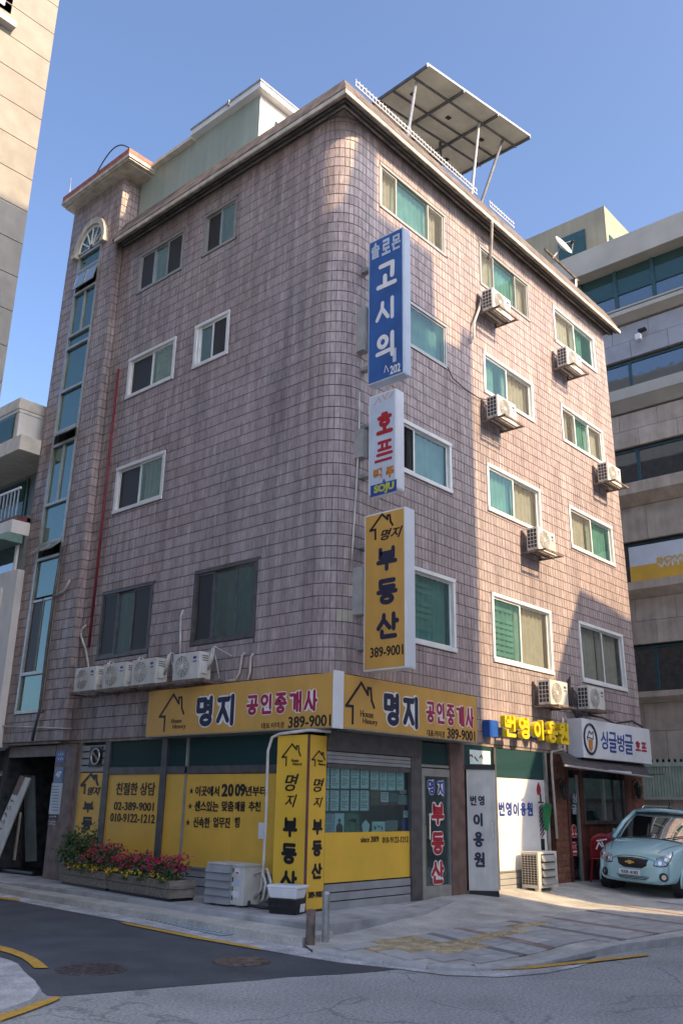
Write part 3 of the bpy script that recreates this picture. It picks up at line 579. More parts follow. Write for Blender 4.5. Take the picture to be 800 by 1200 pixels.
def addtile(B, c, U, N, w, h, j=True):
    g1, g2, e = .0024, .0058, .003; hw, hh = w/2-g1, h/2-g2
    if hw < .004 or hh < .004: return
    d = random.uniform(-.0015, .0025); tx, tz = random.gauss(0, .008), random.gauss(0, .006)
    i = len(B.v)
    for (dd, k) in ((-.007, 0), (0, e)):
        for su, sv in ((-1, -1), (1, -1), (1, 1), (-1, 1)):
            uu, vv = su*(hw-k), sv*(hh-k); B.v.append(c+U*uu+Z*vv+N*(dd+d+(uu*tx+vv*tz if k else 0)))
    B.f += [(i+4, i+5, i+6, i+7), (i, i+1, i+5, i+4), (i+1, i+2, i+6, i+5), (i+2, i+3, i+7, i+6), (i+3, i, i+4, i+7)]
def pxsize(p, q):
    def pr(p):
        d = p-CAM; z = d.dot(_f); return (400+FPX*d.dot(_r2)/z, 600-FPX*d.dot(_u2)/z)
    a, c = pr(p), pr(q); return abs(a[0]-c[0])*abs(a[1]-c[1])
full = []; B = MB()
for (s0, s1) in cols:
    for (z0, z1) in rows:
        t = (s0, s1, z0, z1)
        for o in openings:
            if t: t = clip(t, o)
        if not t: continue
        if 0 <= s0 < arcL: s_m = (s0+s1)/2
        if t == (s0, s1, z0, z1) and z1-z0 > .19 and s0 >= 0:
            full.append((pxsize(fpos(s0, z0), fpos(s1, z1)), t)); continue
        sm_ = (t[0]+t[1])/2; zm = (t[2]+t[3])/2; N = fnorm(sm_)
        addtile(B, fpos(sm_, zm), Z.cross(N), N, t[1]-t[0], t[3]-t[2])
full.sort(key=lambda q: -q[0])
for _, t in full[300:]:
    sm_ = (t[0]+t[1])/2; zm = (t[2]+t[3])/2; N = fnorm(sm_); addtile(B, fpos(sm_, zm), Z.cross(N), N, t[1]-t[0], t[3]-t[2])
PALE = set()
tb = MB(); addtile(tb, Vector((0, 0, 0)), X, -Y, .097, .2); tme = None
for k, (_, t) in enumerate(full[:300]):
    sm_ = (t[0]+t[1])/2; zm = (t[2]+t[3])/2; N = fnorm(sm_); p = fpos(sm_, zm)
    if tme is None:
        tm = tb.build('tile', K['tile']); off = tm.location.copy(); bpy.data.objects.remove(tm); tme = bpy.data.meshes.get('tile')
        for v in tme.vertices: v.co += off
        tme2 = tme.copy(); tme2.materials[0] = K['tile_pale']
    pale = t[0] > arcL*.55 and t[0] < arcL*.8 and 4.18 < zm < 4.42 or (arcL*.75 < t[0] < arcL and 4.3 < zm < 4.75 and random.random() < .6)
    o = bpy.data.objects.new('tile', tme2 if pale else tme); COL.objects.link(o); o.parent = bld
    o.location = p-ORG[bld.name]; o.rotation_euler = (random.gauss(0, .006), 0, math.atan2(N.y, N.x)+math.pi/2+random.gauss(0, .008))
# tower tiles
TWR = (YT, 9.05); ZTT = 15.7
stair = (7.52, 8.52, 3.2, 14.05)
topen = [(-(stair[1]), -(stair[0]), stair[2], stair[3])]
tpos = lambda s, z, d=0: Vector((TD-d, -s, z))
arc_c, arc_r = (7.98, 14.1), .62
n = int((TWR[1]-TWR[0])/TW)+1
for i in range(n):
    for (z0, z1) in [(ZB+.01+k*TH, min(ZB+.01+(k+1)*TH, ZTT)) for k in range(int((ZTT-ZB)/TH)+1)]:
        t = (-(TWR[1])+i*TW, min(-(TWR[1])+(i+1)*TW, -TWR[0]), z0, z1); t = clip(t, topen[0])
        if not t: continue
        sm_, zm = (t[0]+t[1])/2, (t[2]+t[3])/2
        if (-sm_-arc_c[0])**2+(zm-arc_c[1])**2 < .5**2 and zm > 14: continue
        addtile(B, tpos(sm_, zm), -Y, -X, t[1]-t[0], t[3]-t[2])
for i in range(2):                       # near return of the tower
    for k in range(int((ZTT-ZB)/TH)+1): addtile(B, Vector((TD+.0425+i*.085, YT, ZB+.01+k*TH+.1)), X, -Y, .085, TH)
for i in range(16):
    for k in range(9): addtile(B, Vector((.05+i*.1, YT, 14.0+k*.2)), X, -Y, .1, .2)
tag(B.build('wall_tile', K['tile'], bld, wp=True), kind='stuff')
B = MB(); wallgrid(B, -9.05, -YT, ZB, 15.75, topen, lambda s, z: tpos(s, z, -.0065), [-7.6])
B.box((TD+.012, YT+.012, ZB), (.0, YT+.06, 15.75)); B.box((.0, YT+.012, ZT), (1.7, 9.0, 15.75))
for P in (((-8.52, 3.2), (-8.52, 14.05)), ((-8.52, 14.05), (-7.52, 14.05)), ((-7.52, 14.05), (-7.52, 3.2)), ((-7.52, 3.2), (-8.52, 3.2))):
    B.face([tpos(*P[0], -.012), tpos(*P[1], -.012), tpos(*P[1], -.3), tpos(*P[0], -.3)])
B.face([(TD+.012, 9.05, ZB), (3, 9.05, ZB), (3, 9.05, 15.75), (TD+.012, 9.05, 15.75)])
B.build('stair_tower', K['grout'], bld, wp=True)
# soffits over the shops
B = MB(); B.box((.012, .3, ZB-.04), (1.3, 9.05, ZB)); B.box((.5, .012, ZB-.04), (XE, 1.3, ZB-.001)); B.box((TD+.02, YT+.1, ZB-.039), (.5, 9.05, ZB-.003))
B.build('soffit', K['cornice'], bld, wp=True)
# windows
def sub(P, d=0): pass
def window(face, u0, u1, z0, z1, splits, kinds, fm, off=0):
    """face R: u is x, outward -y; face L: u is y, outward -x"""
    if face == 'R': pt = lambda u, z, d: Vector((u, off-d, z))
    else: pt = lambda u, z, d: Vector((off-d, u, z))
    def bx(B, a, c, e, f, d0, d1): p, q = pt(a, e, d0), pt(c, f, d1); B.box(p, q)
    F = K[fm]; fw = .055 if fm != 'white' else .07
    B = MB(); pr = .018 if fm == 'white' else .004
    bx(B, u0, u1, z0, z0+fw, pr+.012, -.09); bx(B, u0, u1, z1-fw, z1, pr+.01, -.09)
    bx(B, u0, u0+fw, z0+fw, z1-fw, pr, -.09); bx(B, u1-fw, u1, z0+fw, z1-fw, pr, -.09)
    wo = B.build('window', F, bld, wp=True)
    us = [u0+fw]+list(splits)+[u1-fw]
    if splits and fm == 'white' and face == 'L': pass
    B = MB()
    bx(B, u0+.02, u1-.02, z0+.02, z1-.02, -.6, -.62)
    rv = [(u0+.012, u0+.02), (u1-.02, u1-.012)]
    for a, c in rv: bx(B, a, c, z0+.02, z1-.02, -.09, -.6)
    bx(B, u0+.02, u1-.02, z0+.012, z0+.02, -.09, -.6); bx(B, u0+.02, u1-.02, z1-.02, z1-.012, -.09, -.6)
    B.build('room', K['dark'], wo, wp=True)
    sw = .04
    for i, (a, c) in enumerate(zip(us, us[1:])):
        k = kinds[i]; dd = -.012-.028*(i % 2)
        if k == 'w':
            B = MB(); bx(B, a, c, z0+fw, z1-fw, dd, dd-.03); B.build('sash', K['white'], wo, wp=True); continue
        B = MB(); e0, e1 = z0+fw, z1-fw; a0, c0 = (a-(.015 if i else 0)), (c+(.015 if i < len(us)-2 else 0))
        bx(B, a0, c0, e0, e0+sw, dd, dd-.026); bx(B, a0, c0, e1-sw, e1, dd, dd-.026)
        bx(B, a0, a0+sw, e0+sw, e1-sw, dd, dd-.026); bx(B, c0-sw, c0, e0+sw, e1-sw, dd, dd-.026)
        B.build('sash', F, wo, wp=True)
        g = {'t': 'teal' if face == 'R' or z0 < 11 and u0 > 4.4 and z0 > 6 else 'leftglass', 'T': 'teal', 'd': 'screen', 'c': 'screen_sunlit'}[k]
        B = MB(); B.face([pt(a0+sw, e0+sw, dd-.012), pt(c0-sw, e0+sw, dd-.012), pt(c0-sw, e1-sw, dd-.012), pt(a0+sw, e1-sw, dd-.012)])
        B.build('pane', K[g], wo, wp=True)
        if k in 'tcT':
            lim = random.choice([1, 1, .8, .62]) if k in 'tT' else random.choice([1, .85]); ph = random.random()*6; amp = random.uniform(.012, .03)
            aa, cc = (a0, a0+(c0-a0)*lim) if random.random() < .5 else (c0-(c0-a0)*lim, c0)
            B = MB(); B.grid(lambda p, q: pt(aa+(cc-aa)*p, e0+(e1-e0)*q, -.14-amp*(1+math.sin(p*38*(cc-aa)+ph+.6*math.sin(p*9)))), 28, 1)
            B.build('curtain', K['curtain_teal' if k in 'tT' else 'curtain'], wo, wp=True, smooth=True)
        if k == 'T':
            for q in range(int((e1-e0)/.11)):
                if random.random() < .25: continue
                B = MB(); bx(B, a0+.03, c0-.1-.3*(i == 1)*(c0-a0), e0+q*.11, e0+q*.11+.07, -.13, -.14); B.build('blind_slat', K['curtain_teal'], wo, wp=True)
    return wo
for r in RW: window('R', *r)
for r in LW: window('L', *r)
# stair window: tall frame with transoms, awning lights, arched head
y0, y1, z0, z1 = stair
B = MB(); fx = TD-.02
for a, c in ((y0, y0+.07), (y1-.07, y1)): B.box((fx, a, z0), (TD+.09, c, z1))
trans = [3.2, 3.9, 4.08, 6.38, 6.72, 7.62, 9.02, 9.36, 10.38, 11.5, 11.86, 12.94, 13.55, 14.0]
tz = [3.2, 3.98, 6.44, 6.78, 7.68, 9.08, 9.40, 10.42, 11.52, 11.84, 12.96, 13.56, 13.99]
for z in tz: B.box((fx-.01, y0+.07, z), (TD+.08, y1-.07, z+.065))
sw_ = B.build('stair_window', K['alu'], bld, wp=True)
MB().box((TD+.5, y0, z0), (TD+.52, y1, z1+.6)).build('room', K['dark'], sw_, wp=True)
for i, (a, c) in enumerate(zip(tz, tz[1:])):
    if i in (2, 5, 10):      # open top-hung lights
        for (p, q) in ((y0+.08, (y0+y1)/2-.02), ((y0+y1)/2+.02, y1-.08)):
            op = .22 if i != 10 else .09
            H = [(TD, a+.34), (TD-op, a+.10)]
            B = MB(); P = [Vector((TD-.005, p, c-.01)), Vector((TD-.005, q, c-.01)), Vector((TD-op-.005, q, a+.12)), Vector((TD-op-.005, p, a+.12))]
            U = (P[1]-P[0]).normalized(); V = (P[3]-P[0]).normalized(); NN = U.cross(V); W_, H_ = (P[1]-P[0]).length, (P[3]-P[0]).length
            for (u0, u1, v0, v1) in ((0, W_, 0, .03), (0, W_, H_-.03, H_), (0, .03, .03, H_-.03), (W_-.03, W_, .03, H_-.03)): B.ob(P[0], U, V, NN, (u0, u1), (v0, v1), (0, .02))
            fr = B.build('awning_light', K['alu'], sw_, wp=True)
            MB().ob(P[0], U, V, NN, (.03, W_-.03), (.03, H_-.03), (.008, .012)).build('pane', K['flap'], sw_, wp=True)
        continue
    if i == 1:               # sliding pair low down
        for (p, q, m_) in ((y0+.07, (y0+y1)/2+.02, 'skyglass'), ((y0+y1)/2-.02, y1-.07, 'screen')):
            B = MB(); zt = a+1.55
            for bb in ((p, p+.035, a+.065, zt), (q-.035, q, a+.065, zt)): B.box((TD-.005, bb[0], bb[2]), (TD+.03, bb[1], bb[3]))
            B.box((TD-.004, p, zt), (TD+.03, q, zt+.05)); B.build('sash', K['alu'], sw_, wp=True)
            B = MB(); B.face([(TD+.02, p, a+.06), (TD+.02, q, a+.06), (TD+.02, q, zt), (TD+.02, p, zt)]); B.build('pane', K[m_], sw_, wp=True)
        a = a+1.6
    cpt = .06 if i != 9 else .06
    B = MB(); B.face([(TD+.03, y0+.06, a+cpt), (TD+.03, y1-.06, a+cpt), (TD+.03, y1-.06, c), (TD+.03, y0+.06, c)]); B.build('pane', K['skyglass'], sw_, wp=True)
    if i in (9, 4): MB().box((TD-.01, (y0+y1)/2-.02, a+.065), (TD+.03, (y0+y1)/2+.02, c)).build('mullion', K['alu'], sw_, wp=True)
yc, zc = arc_c; NS = 20
B = MB()
for k in range(NS):
    a0, a1 = math.pi*k/NS, math.pi*(k+1)/NS
    P = [(yc+rr*math.cos(a), zc+rr*math.sin(a)*1.12) for a in (a0, a1) for rr in (.53, .67)]
    B.hexa([(TD-.10, *P[0]), (TD-.10, *P[1]), (TD-.10, *P[3]), (TD-.10, *P[2]), (TD+.02, *P[0]), (TD+.02, *P[1]), (TD+.02, *P[3]), (TD+.02, *P[2])])
B.box((TD-.13, yc-.70, zc-.10), (TD+.01, yc-.53, zc)); B.box((TD-.13, yc+.53, zc-.10), (TD+.01, yc+.70, zc))
B.build('arch_moulding', K['lip'], bld, wp=True)
B = MB(); B.face([(TD-.02, yc, zc)]+[(TD-.02, yc+.53*math.cos(math.pi*k/NS), zc+.6*math.sin(math.pi*k/NS)) for k in range(NS+1)]); aw = B.build('arched_window', K['skyglass'], bld, wp=True)
B = MB()
for k in (0, 1, 2, 3, 4, 5, 6):
    a = math.pi*k/6; B.tube([(TD-.03, yc+.08*math.cos(a), zc+.08*math.sin(a)), (TD-.03, yc+.53*math.cos(a), zc+.6*math.sin(a))], .02, 6)
B.tube([(TD-.03, yc+.5*math.cos(math.pi*k/12), zc+.56*math.sin(math.pi*k/12)) for k in range(13)], .03, 6)
B.build('glazing_bar', K['white'], aw, wp=True)
# main cornice swept round the corner
OV = .34
prof = [(-.62, 13.72), (.02, 13.72), (.05, 13.66), (.12, 13.64), (.14, 13.69), (.20, 13.70), (.22, 13.645), (.28, 13.64), (.30, 13.60), (OV, 13.60), (OV, 13.70)]
prof2 = [(OV-.03, 13.70), (OV-.05, 13.735), (OV-.02, 13.75), (OV-.02, 13.79), (.0, 14.38), (-.05, 14.42), (-.3, 14.42), (-.3, 13.9)]
def sweep(B, prof, yend, xend):
    st = []
    for (o, z) in prof: st.append([Vector((-o, yend, z)), Vector((-o, -o, z)), Vector((xend+.05, -o, z))])
    for a, c in zip(st, st[1:]):
        for k in (0, 1):
            B.face([a[k], c[k], c[k+1], a[k+1]])
    B.face([s_[0] for s_ in reversed(st)]); B.face([s_[2] for s_ in st])
def build_split(B, *a, **k):     # cut long faces so the slight lean of the far end is followed
    v, f = B.v, B.f; B2 = MB()
    for fc in f:
        P = [v[i] for i in fc]
        if len(P) == 4 and max(p.x for p in P) > 9 and min(p.x for p in P) < 6:
            lo = [p for p in P if p.x < 6]; hi = [p for p in P if p.x > 6]
            a_, b_, c_, d_ = P
            if a_.x < 6 and b_.x < 6: l0, l1, h1, h0 = a_, b_, c_, d_
            else: l0, l1, h1, h0 = b_, c_, d_, a_
            ts = [0]+[(q-l0.x)/(h0.x-l0.x) for q in (6.8, 8.0)]+[1]
            for p, q in zip(ts, ts[1:]): B2.face([l0.lerp(h0, p), l1.lerp(h1, p), l1.lerp(h1, q), l0.lerp(h0, q)])
        else: B2.face(P)
    return B2.build(*a, **k)
B = MB(); sweep(B, prof, 6.62, 10.9); build_split(B, 'cornice', K['cornice'], bld, wp=True)
B = MB(); sweep(B, [(OV+.0, 13.605), (OV+.025, 13.605), (OV+.025, 13.69), (OV-.04, 13.705)], 6.62, 10.92); build_split(B, 'cornice_lip', K['lip'], bld, wp=True)
B = MB(); sweep(B, prof2, 6.78, 10.85); build_split(B, 'parapet', K['coping'], bld, wp=True)
B = MB(); sweep(B, [(OV-.045, 13.705), (OV-.035, 13.706), (OV-.035, 13.752), (OV-.045, 13.753)], 6.65, 10.88); build_split(B, 'gap_shade_strip', K['dark'], bld, wp=True)  # dark strip painting the shade of the recess between lip and coping
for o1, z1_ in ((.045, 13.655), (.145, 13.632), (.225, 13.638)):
    B = MB(); sweep(B, [(o1, z1_+.02), (o1, z1_-.012), (o1+.022, z1_-.012), (o1+.022, z1_+.02)], 6.64, 10.88); build_split(B, 'moulding_shade_line', K['dark'], bld, wp=True)  # dark strips paint shade into the creases between the soffit mouldings
# tower cornice with its red tiled edge
B = MB(); B.box((-.47, 6.2, 15.62), (1.6, 9.12, 15.66)); B.box((-.50, 6.17, 15.66), (1.62, 9.15, 15.74)); B.box((-.40, 6.3, 15.58), (1.6, 9.1, 15.62)); B.build('tower_cornice', K['lip'], bld, wp=True)
B = MB(); B.box((-.49, 6.2, 15.742), (1.6, 9.14, 15.90)); B.build('tower_roof_edge', K['redtile'], bld, wp=True)
B = MB(); B.tube([Vector((-.3, 8.0-1.5*t, 16.0+.55*math.sin(math.pi*t*.9))) for t in [k/12 for k in range(13)]], .016, 6); tag(B.build('hose', K['cable']), 'black hose arching over the red edge of the stair tower roof', 'hose')
# rooftop room
B = MB(); B.box((.26, 2.62, 13.8), (1.35, 6.72, 15.80)); rr_ = B.build('rooftop_room', K['boxpale'], bld)
B = MB(); B.box((.262, 2.612, 13.8), (1.36, 2.62, 15.79)); B.build('gable_wall', K['cream'], rr_)
B = MB(); B.box((.10, 2.45, 15.80), (1.5, 4.7, 15.95)); B.build('roof', K['signwhite'], rr_)
B = MB(); B.box((.12, 4.7, 15.74), (1.45, 6.72, 15.82)); B.build('roof', K['cream'], rr_)
B = MB(); B.box((.06, 3.4, 15.86), (.11, 3.46, 15.99)); B.box((.08, 2.43, 15.94), (1.52, 4.72, 15.98)); B.build('gutter', K['steel'], rr_)
B = MB(); B.box((.62, 2.59, 14.7), (1.2, 2.612, 15.45)); wq = B.build('window', K['white'], bld)
B = MB(); B.box((.68, 2.582, 14.76), (1.14, 2.589, 15.39)); B.build('pane', K['skyglass'], wq)
# entrance pillar, ground floor walls
B = MB(); B.box((-.02, 6.5, .1), (.30, 7.2, ZB-.05)); B.build('entrance_pillar', K['brownwall'], bld, bevel=.01)
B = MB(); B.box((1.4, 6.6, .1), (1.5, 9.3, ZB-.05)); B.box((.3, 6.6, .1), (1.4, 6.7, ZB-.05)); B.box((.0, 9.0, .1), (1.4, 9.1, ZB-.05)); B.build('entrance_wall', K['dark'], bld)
B = MB(); B.box((.0, 7.25, 2.35), (.1, 9.0, ZB-.06)); B.build('entrance_lintel', K['brownwall'], bld)
B = MB(); B.box((.45, 7.35, .15), (.5, 7.85, 2.1)); B.build('entrance_door', K['doorgrey'], bld, bevel=.01)
B = MB(); B.box((3.0, .0, .0), (3.42, .5, ZB-.045)); B.build('pillar', K['brownwall'], bld, bevel=.008)
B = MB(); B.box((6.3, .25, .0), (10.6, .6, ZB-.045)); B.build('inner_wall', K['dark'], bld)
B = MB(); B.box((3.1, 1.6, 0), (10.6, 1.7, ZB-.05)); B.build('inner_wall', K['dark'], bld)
# ------------------------------------------------------------------ lettering placed by measuring the photo on the board's own plane
def hit(u, v, O, N):
    d = ray(u, v); return CAM+d*((O-CAM).dot(N)/d.dot(N))
def scrawl(parent, m, c, U, V, w, h, n, rows=1):
    """writing too small or blurred to read in the photo: short uneven strokes"""
    L_ = []
    for r_ in range(rows):
        y = h*(.5-(r_+.5)/rows); k = max(2, int(w/(h/rows)*1.3))
        for i in range(k):
            x = -w/2+w*(i+.5)/k; q = h/rows*.32
            L_.append([(x-q*.8, y+random.uniform(-.3, 1)*q), (x+q*random.uniform(-.2, .4), y+random.uniform(-1, 1)*q), (x+q*.7, y+random.uniform(-1, .4)*q)])
    return strokes(parent, m, c, U, V, L_, h/rows*.16, n, 'small_print')
def scr(parent, m, box, O, U, rows=1):
    O, U = Vector(O), Vector(U); N = U.cross(Z); u0, v0, u1, v1 = box; um, vm = (u0+u1)/2, (v0+v1)/2
    return scrawl(parent, m, hit(um, vm, O, N), U, Z, abs((hit(u1, vm, O, N)-hit(u0, vm, O, N)).dot(U)), abs((hit(um, v1, O, N)-hit(um, v0, O, N)).z), .004, rows)
def tpl(parent, s, m, box, O, U, V=Z, bold=.0, n=.006, name='lettering', outline=None, ow=.05, deep=None, shear=0):
    O, U, V = Vector(O), Vector(U).normalized(), Vector(V).normalized(); N = U.cross(V)
    u0, v0, u1, v1 = box; um, vm = (u0+u1)/2, (v0+v1)/2
    c = hit(um, vm, O, N); a, b_ = hit(u0, vm, O, N), hit(u1, vm, O, N); e, f = hit(um, v0, O, N), hit(um, v1, O, N)
    w_, h_ = abs((b_-a).dot(U)), abs((f-e).dot(V))
    if all(ch in GLY for ch in s) and (bold >= .03 or outline) and not shear:
        k = len(s); cw = w_/k; t_ = .15+.4*max(0, bold-.03)
        for i, ch in enumerate(s):
            cc_ = c+U*((i+.5)*cw-w_/2); gw = cw*(.94 if k > 1 else 1)
            if outline: glyph(parent, ch, outline, cc_, U, V, gw+.05*h_, h_+.07*h_, t_+.14, n-(deep or n), n*.45, 'lettering_outline')
            r_ = glyph(parent, ch, m, cc_, U, V, gw, h_, t_, (n-(deep or n)) if not outline else n*.4, n, name)
        return r_
    if outline: text(parent, s, outline, c, U, V, w_+ow*h_, h_+ow*h_, n*.6, bold+.045, 'lettering_outline', shear, n*.5)
    return text(parent, s, m, c, U, V, w_*(1 if not outline else .96), h_*(1 if not outline else .96), n, bold, name, shear, deep)
def hpl(parent, m, box, O, U, w=.03, n=.006):
    O, U = Vector(O), Vector(U).normalized(); N = U.cross(Z); u0, v0, u1, v1 = box; um, vm = (u0+u1)/2, (v0+v1)/2
    c = hit(um, vm, O, N); W_ = abs((hit(u1, vm, O, N)-hit(u0, vm, O, N)).dot(U)); H_ = abs((hit(um, v1, O, N)-hit(um, v0, O, N)).z)
    L = [[(a/1.43*W_+.02*W_, (b_-.12)/1.25*H_) for a, b_ in HOUSE[0]]]
    return strokes(parent, m, c, U, Z, L, w, n)
UL = -Y      # right-hand direction on boards facing the left street
UR = X
def quadpx(parent, name, m, O, U, u0, v0, u1, v1, d=.01, pr=0, V=Z):
    O, U, V = Vector(O), Vector(U).normalized(), Vector(V); N = U.cross(V)
    c = hit((u0+u1)/2, (v0+v1)/2, O, N); W_ = abs((hit(u1, (v0+v1)/2, O, N)-hit(u0, (v0+v1)/2, O, N)).dot(U)); H_ = abs((hit((u0+u1)/2, v1, O, N)-hit((u0+u1)/2, v0, O, N)).dot(V))
    return MB().ob(c, U, V, N, (-W_/2, W_/2), (-H_/2, H_/2), (pr, pr+d)).build(name, m, parent)
# ---------------------------------------------------------------- left shop front
sx = .06
def lbox(name, m, y0, y1, z0, z1, d0, d1, parent=bld, bevel=0): return MB().box((sx-d0, y0, z0), (sx-d1, y1, z1)).build(name, m, parent, bevel=bevel)
lbox('mullion', K['bronze'], 5.475, 5.636, .2, 2.58, .03, -.05); lbox('mullion', K['bronze'], 3.807, 3.956, .2, 2.58, .03, -.05)
lbox('mullion', K['alu'], 3.262, 3.306, .56, 2.58, .02, -.04); lbox('mullion', K['alu'], 6.40, 6.50, .2, 2.58, .02, -.04)
lbox('mullion', K['bronze'], .69, .75, .2, 2.58, .03, -.05)
for a, c in ((.5, 3.807), (3.956, 5.475)): lbox('transom', K['bronze'], a, c, 2.0, 2.12, .02, -.03)
B = MB()
for a, c in ((.5, 3.262), (3.306, 3.807), (3.956, 5.475)):
    lbox('transom_pane', K['tealfilm'], a, c, 2.12, 2.58, -.012, -.018)
pan = {}
for nme, a, c, t0, t1 in (('n', 5.64, 6.40, .56, 2.03), ('a', 3.96, 5.47, .56, 1.995), ('b', 3.31, 3.80, .56, 1.995), ('c', 2.085, 3.258, .56, 1.99), ('d', .5, 2.078, .56, 1.99)):
    pan[nme] = lbox('window_film', K['yellow'], a, c, t0, t1, .0, -.012)
for k in range(4): lbox('louver', K['louver'], 5.64, 6.40, 2.05+k*.125, 2.15+k*.125, .015, -.03)
t_ = lbox('extractor_fan', K['black'], 5.72, 6.12, 2.13, 2.5, .03, -.03)
B = MB(); B.tube([Vector((sx-.05, 5.9+.13*math.cos(a*math.pi/8), 2.32+.14*math.sin(a*math.pi/8))) for a in range(17)], .018, 6)
B.tube([(sx-.05, 5.8, 2.25), (sx-.05, 6.0, 2.40)], .02, 6); B.build('fan_ring', K['alu'], t_)
for k in range(3): lbox('base_panel', K['louver'], .5, 6.4, .17+k*.13, .285+k*.13, .02, -.03, bevel=.004)
lbox('base_sill', K['alu'], .5, 6.4, .545, .575, .05, -.03)
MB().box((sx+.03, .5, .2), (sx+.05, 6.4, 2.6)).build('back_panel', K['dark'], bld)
PL = (sx-.001, 0, 0); pn = pan['a']
def TL_(p, s, box, m='ink', bold=.02, **k): return tpl(p, s, K[m], box, PL, UL, bold=bold, **k)
TL_(pan['a'], '친절한 상담', (136, 917, 181.5, 932)); TL_(pan['a'], '02-389-9001', (133.4, 940, 180, 950)); TL_(pan['a'], '010-9122-1212', (129, 953.5, 181, 964))
TL_(pan['d'], '년부터', (287.7, 921, 312, 933), bold=.03)
TL_(pan['c'], '이곳에서', (229, 921, 257, 933), bold=.03); TL_(pan['c'], '2', (260, 918.5, 267, 933.5), bold=.04); TL_(pan['c'], '0', (267.4, 918.5, 273.8, 933.5), bold=.04)
TL_(pan['d'], '09', (275.5, 918.5, 287.5, 933.5), bold=.04)
TL_(pan['c'], '센스있는', (228, 938.5, 256, 951), bold=.03); TL_(pan['c'], '맞춤', (260, 938.5, 274, 951), bold=.03); TL_(pan['d'], '매물', (275.5, 939, 287.5, 951), bold=.03); TL_(pan['d'], '추천', (291.5, 939, 305.5, 951), bold=.03)
TL_(pan['c'], '신속한', (226.6, 957.5, 246, 970), bold=.03); TL_(pan['c'], '업무진', (250, 957.5, 269.5, 970), bold=.03); TL_(pan['d'], '행', (275, 957.5, 281, 970), bold=.03)
for (a, b_, c, d) in ((222, 923, 227, 930), (220.5, 941, 225.5, 948), (218, 960, 223, 967)): TL_(pan['c'], '★', (a, b_, c, d))
hpl(pan['n'], K['ink'], (96, 907, 115, 929), PL, UL, .05); TL_(pan['n'], '명지', (103, 922, 118, 932), shear=.3, bold=.03)
TL_(pan['n'], '부', (97, 938, 110.5, 953), bold=.09); TL_(pan['n'], '동', (95.5, 956.5, 109, 974), bold=.09)
quadpx(pan['d'], 'notice', K['paint_white'], PL, UL, 303, 964, 313, 983, .004, .004)
# ---------------------------------------------------------------- right shop front (estate office)
sy = .06
def rbox(name, m, x0, x1, z0, z1, d0, d1, parent=bld, bevel=0, wp=False): return MB().box((x0, sy-d0, z0), (x1, sy-d1, z1)).build(name, m, parent, bevel=bevel, wp=wp)
rbox('window_frame', K['bronze'], -.02, 1.94, 2.06, 2.12, .02, -.03); rbox('shutter_box', K['bronze'], -.02, 2.2, 2.3, 2.575, .06, -.05)
for k in range(3): rbox('shutter_slat', K['louver'], -.02, 2.2, 2.13+k*.055, 2.178+k*.055, .03, -.01)
rbox('column_panel', K['bronze'], 1.94, 2.21, .17, 2.57, .04, -.06)
wf = rbox('window_film', K['yellow_col'], -.02, 1.94, .52, 1.18, .0, -.012)
og = rbox('shop_window', K['darkglass'], -.02, 1.94, 1.18, 2.06, -.02, -.026)
for k in range(3): rbox('base_panel', K['louver'], -.02, 1.94, .17+k*.115, .27+k*.115, .015, -.03, bevel=.004)
MB().box((.1, .72, .2), (.14, .50, 2.57)).build('corner_post', K['bronze'], bld)
MB().box((.3, 1.4, .2), (3.1, 1.45, 2.57)).build('back_panel', K['dark'], bld)
MB().box((.5, .7, .2), (1.6, 1.2, .95)).build('desk', K['brownpaper'], bld)
PR = (0, sy-.001, 0); PI_ = (0, sy+.035, 0)
tpl(wf, 'since 2009', K['ink'], (422.6, 980, 443.6, 987), PR, UR); tpl(wf, '010-9122-1212', K['ink'], (448, 980.5, 478, 987.5), PR, UR)
def zp(x0, y0, x1, y1): return (380+x0/8, 890+y0/8, 380+x1/8, 890+y1/8)
def notice(b4, m='paper', lines=True, nm='notice'):
    o = quadpx(og, nm, K[m], PI_, UR, *b4, d=.003)
    if lines:
        u0, v0, u1, v1 = b4; c = hit((u0+u1)/2, (v0+v1)/2, Vector(PI_), -Y); W_ = (hit(u1, v0, Vector(PI_), -Y)-hit(u0, v0, Vector(PI_), -Y)).x; H_ = hit(u0, v0, Vector(PI_), -Y).z-hit(u0, v1, Vector(PI_), -Y).z
        B = MB(); k = 0
        for i in range(int(H_/.022)-1):
            z = H_/2-.02-i*.022
            if i % 6 == 5: continue
            a = -W_*.4; e = a+W_*random.uniform(.45, .8); B.ob(c, X, Z, -Y, (a, e), (z-.0045, z+.0045), (.003, .004))
        B.build('print_line', K['paper_ink'], og)
    return o
for a, c in ((20, 45), (60, 140), (155, 235), (248, 325), (338, 415)): notice(zp(a, 78, c, 272))
for a, c in ((432, 508), (518, 586), (595, 665), (675, 742)): notice(zp(a, 98, c, 290))
for a, c in ((14, 40), (55, 135), (152, 228), (247, 322), (335, 415)): notice(zp(a, 290, c, 480))
notice(zp(432, 282, 524, 430), 'brownpaper', False, 'poster'); notice(zp(528, 306, 600, 400), 'paint_white', True, 'poster'); notice(zp(528, 402, 600, 430), 'crimson', False, 'poster')
notice(zp(605, 312, 685, 400), 'doorgrey', True, 'poster'); notice(zp(605, 402, 685, 430), 'maroon', False, 'poster'); notice(zp(690, 332, 775, 425), 'louver', True, 'poster'); notice(zp(706, 282, 770, 320), 'peach', True, 'poster')
notice(zp(10, 508, 90, 695), 'hofblue', True, 'poster'); pp = notice(zp(95, 505, 183, 695), 'paper', False, 'poster'); notice(zp(190, 505, 328, 695), 'green', False, 'poster'); notice(zp(215, 560, 300, 585), 'peach', False, 'poster')
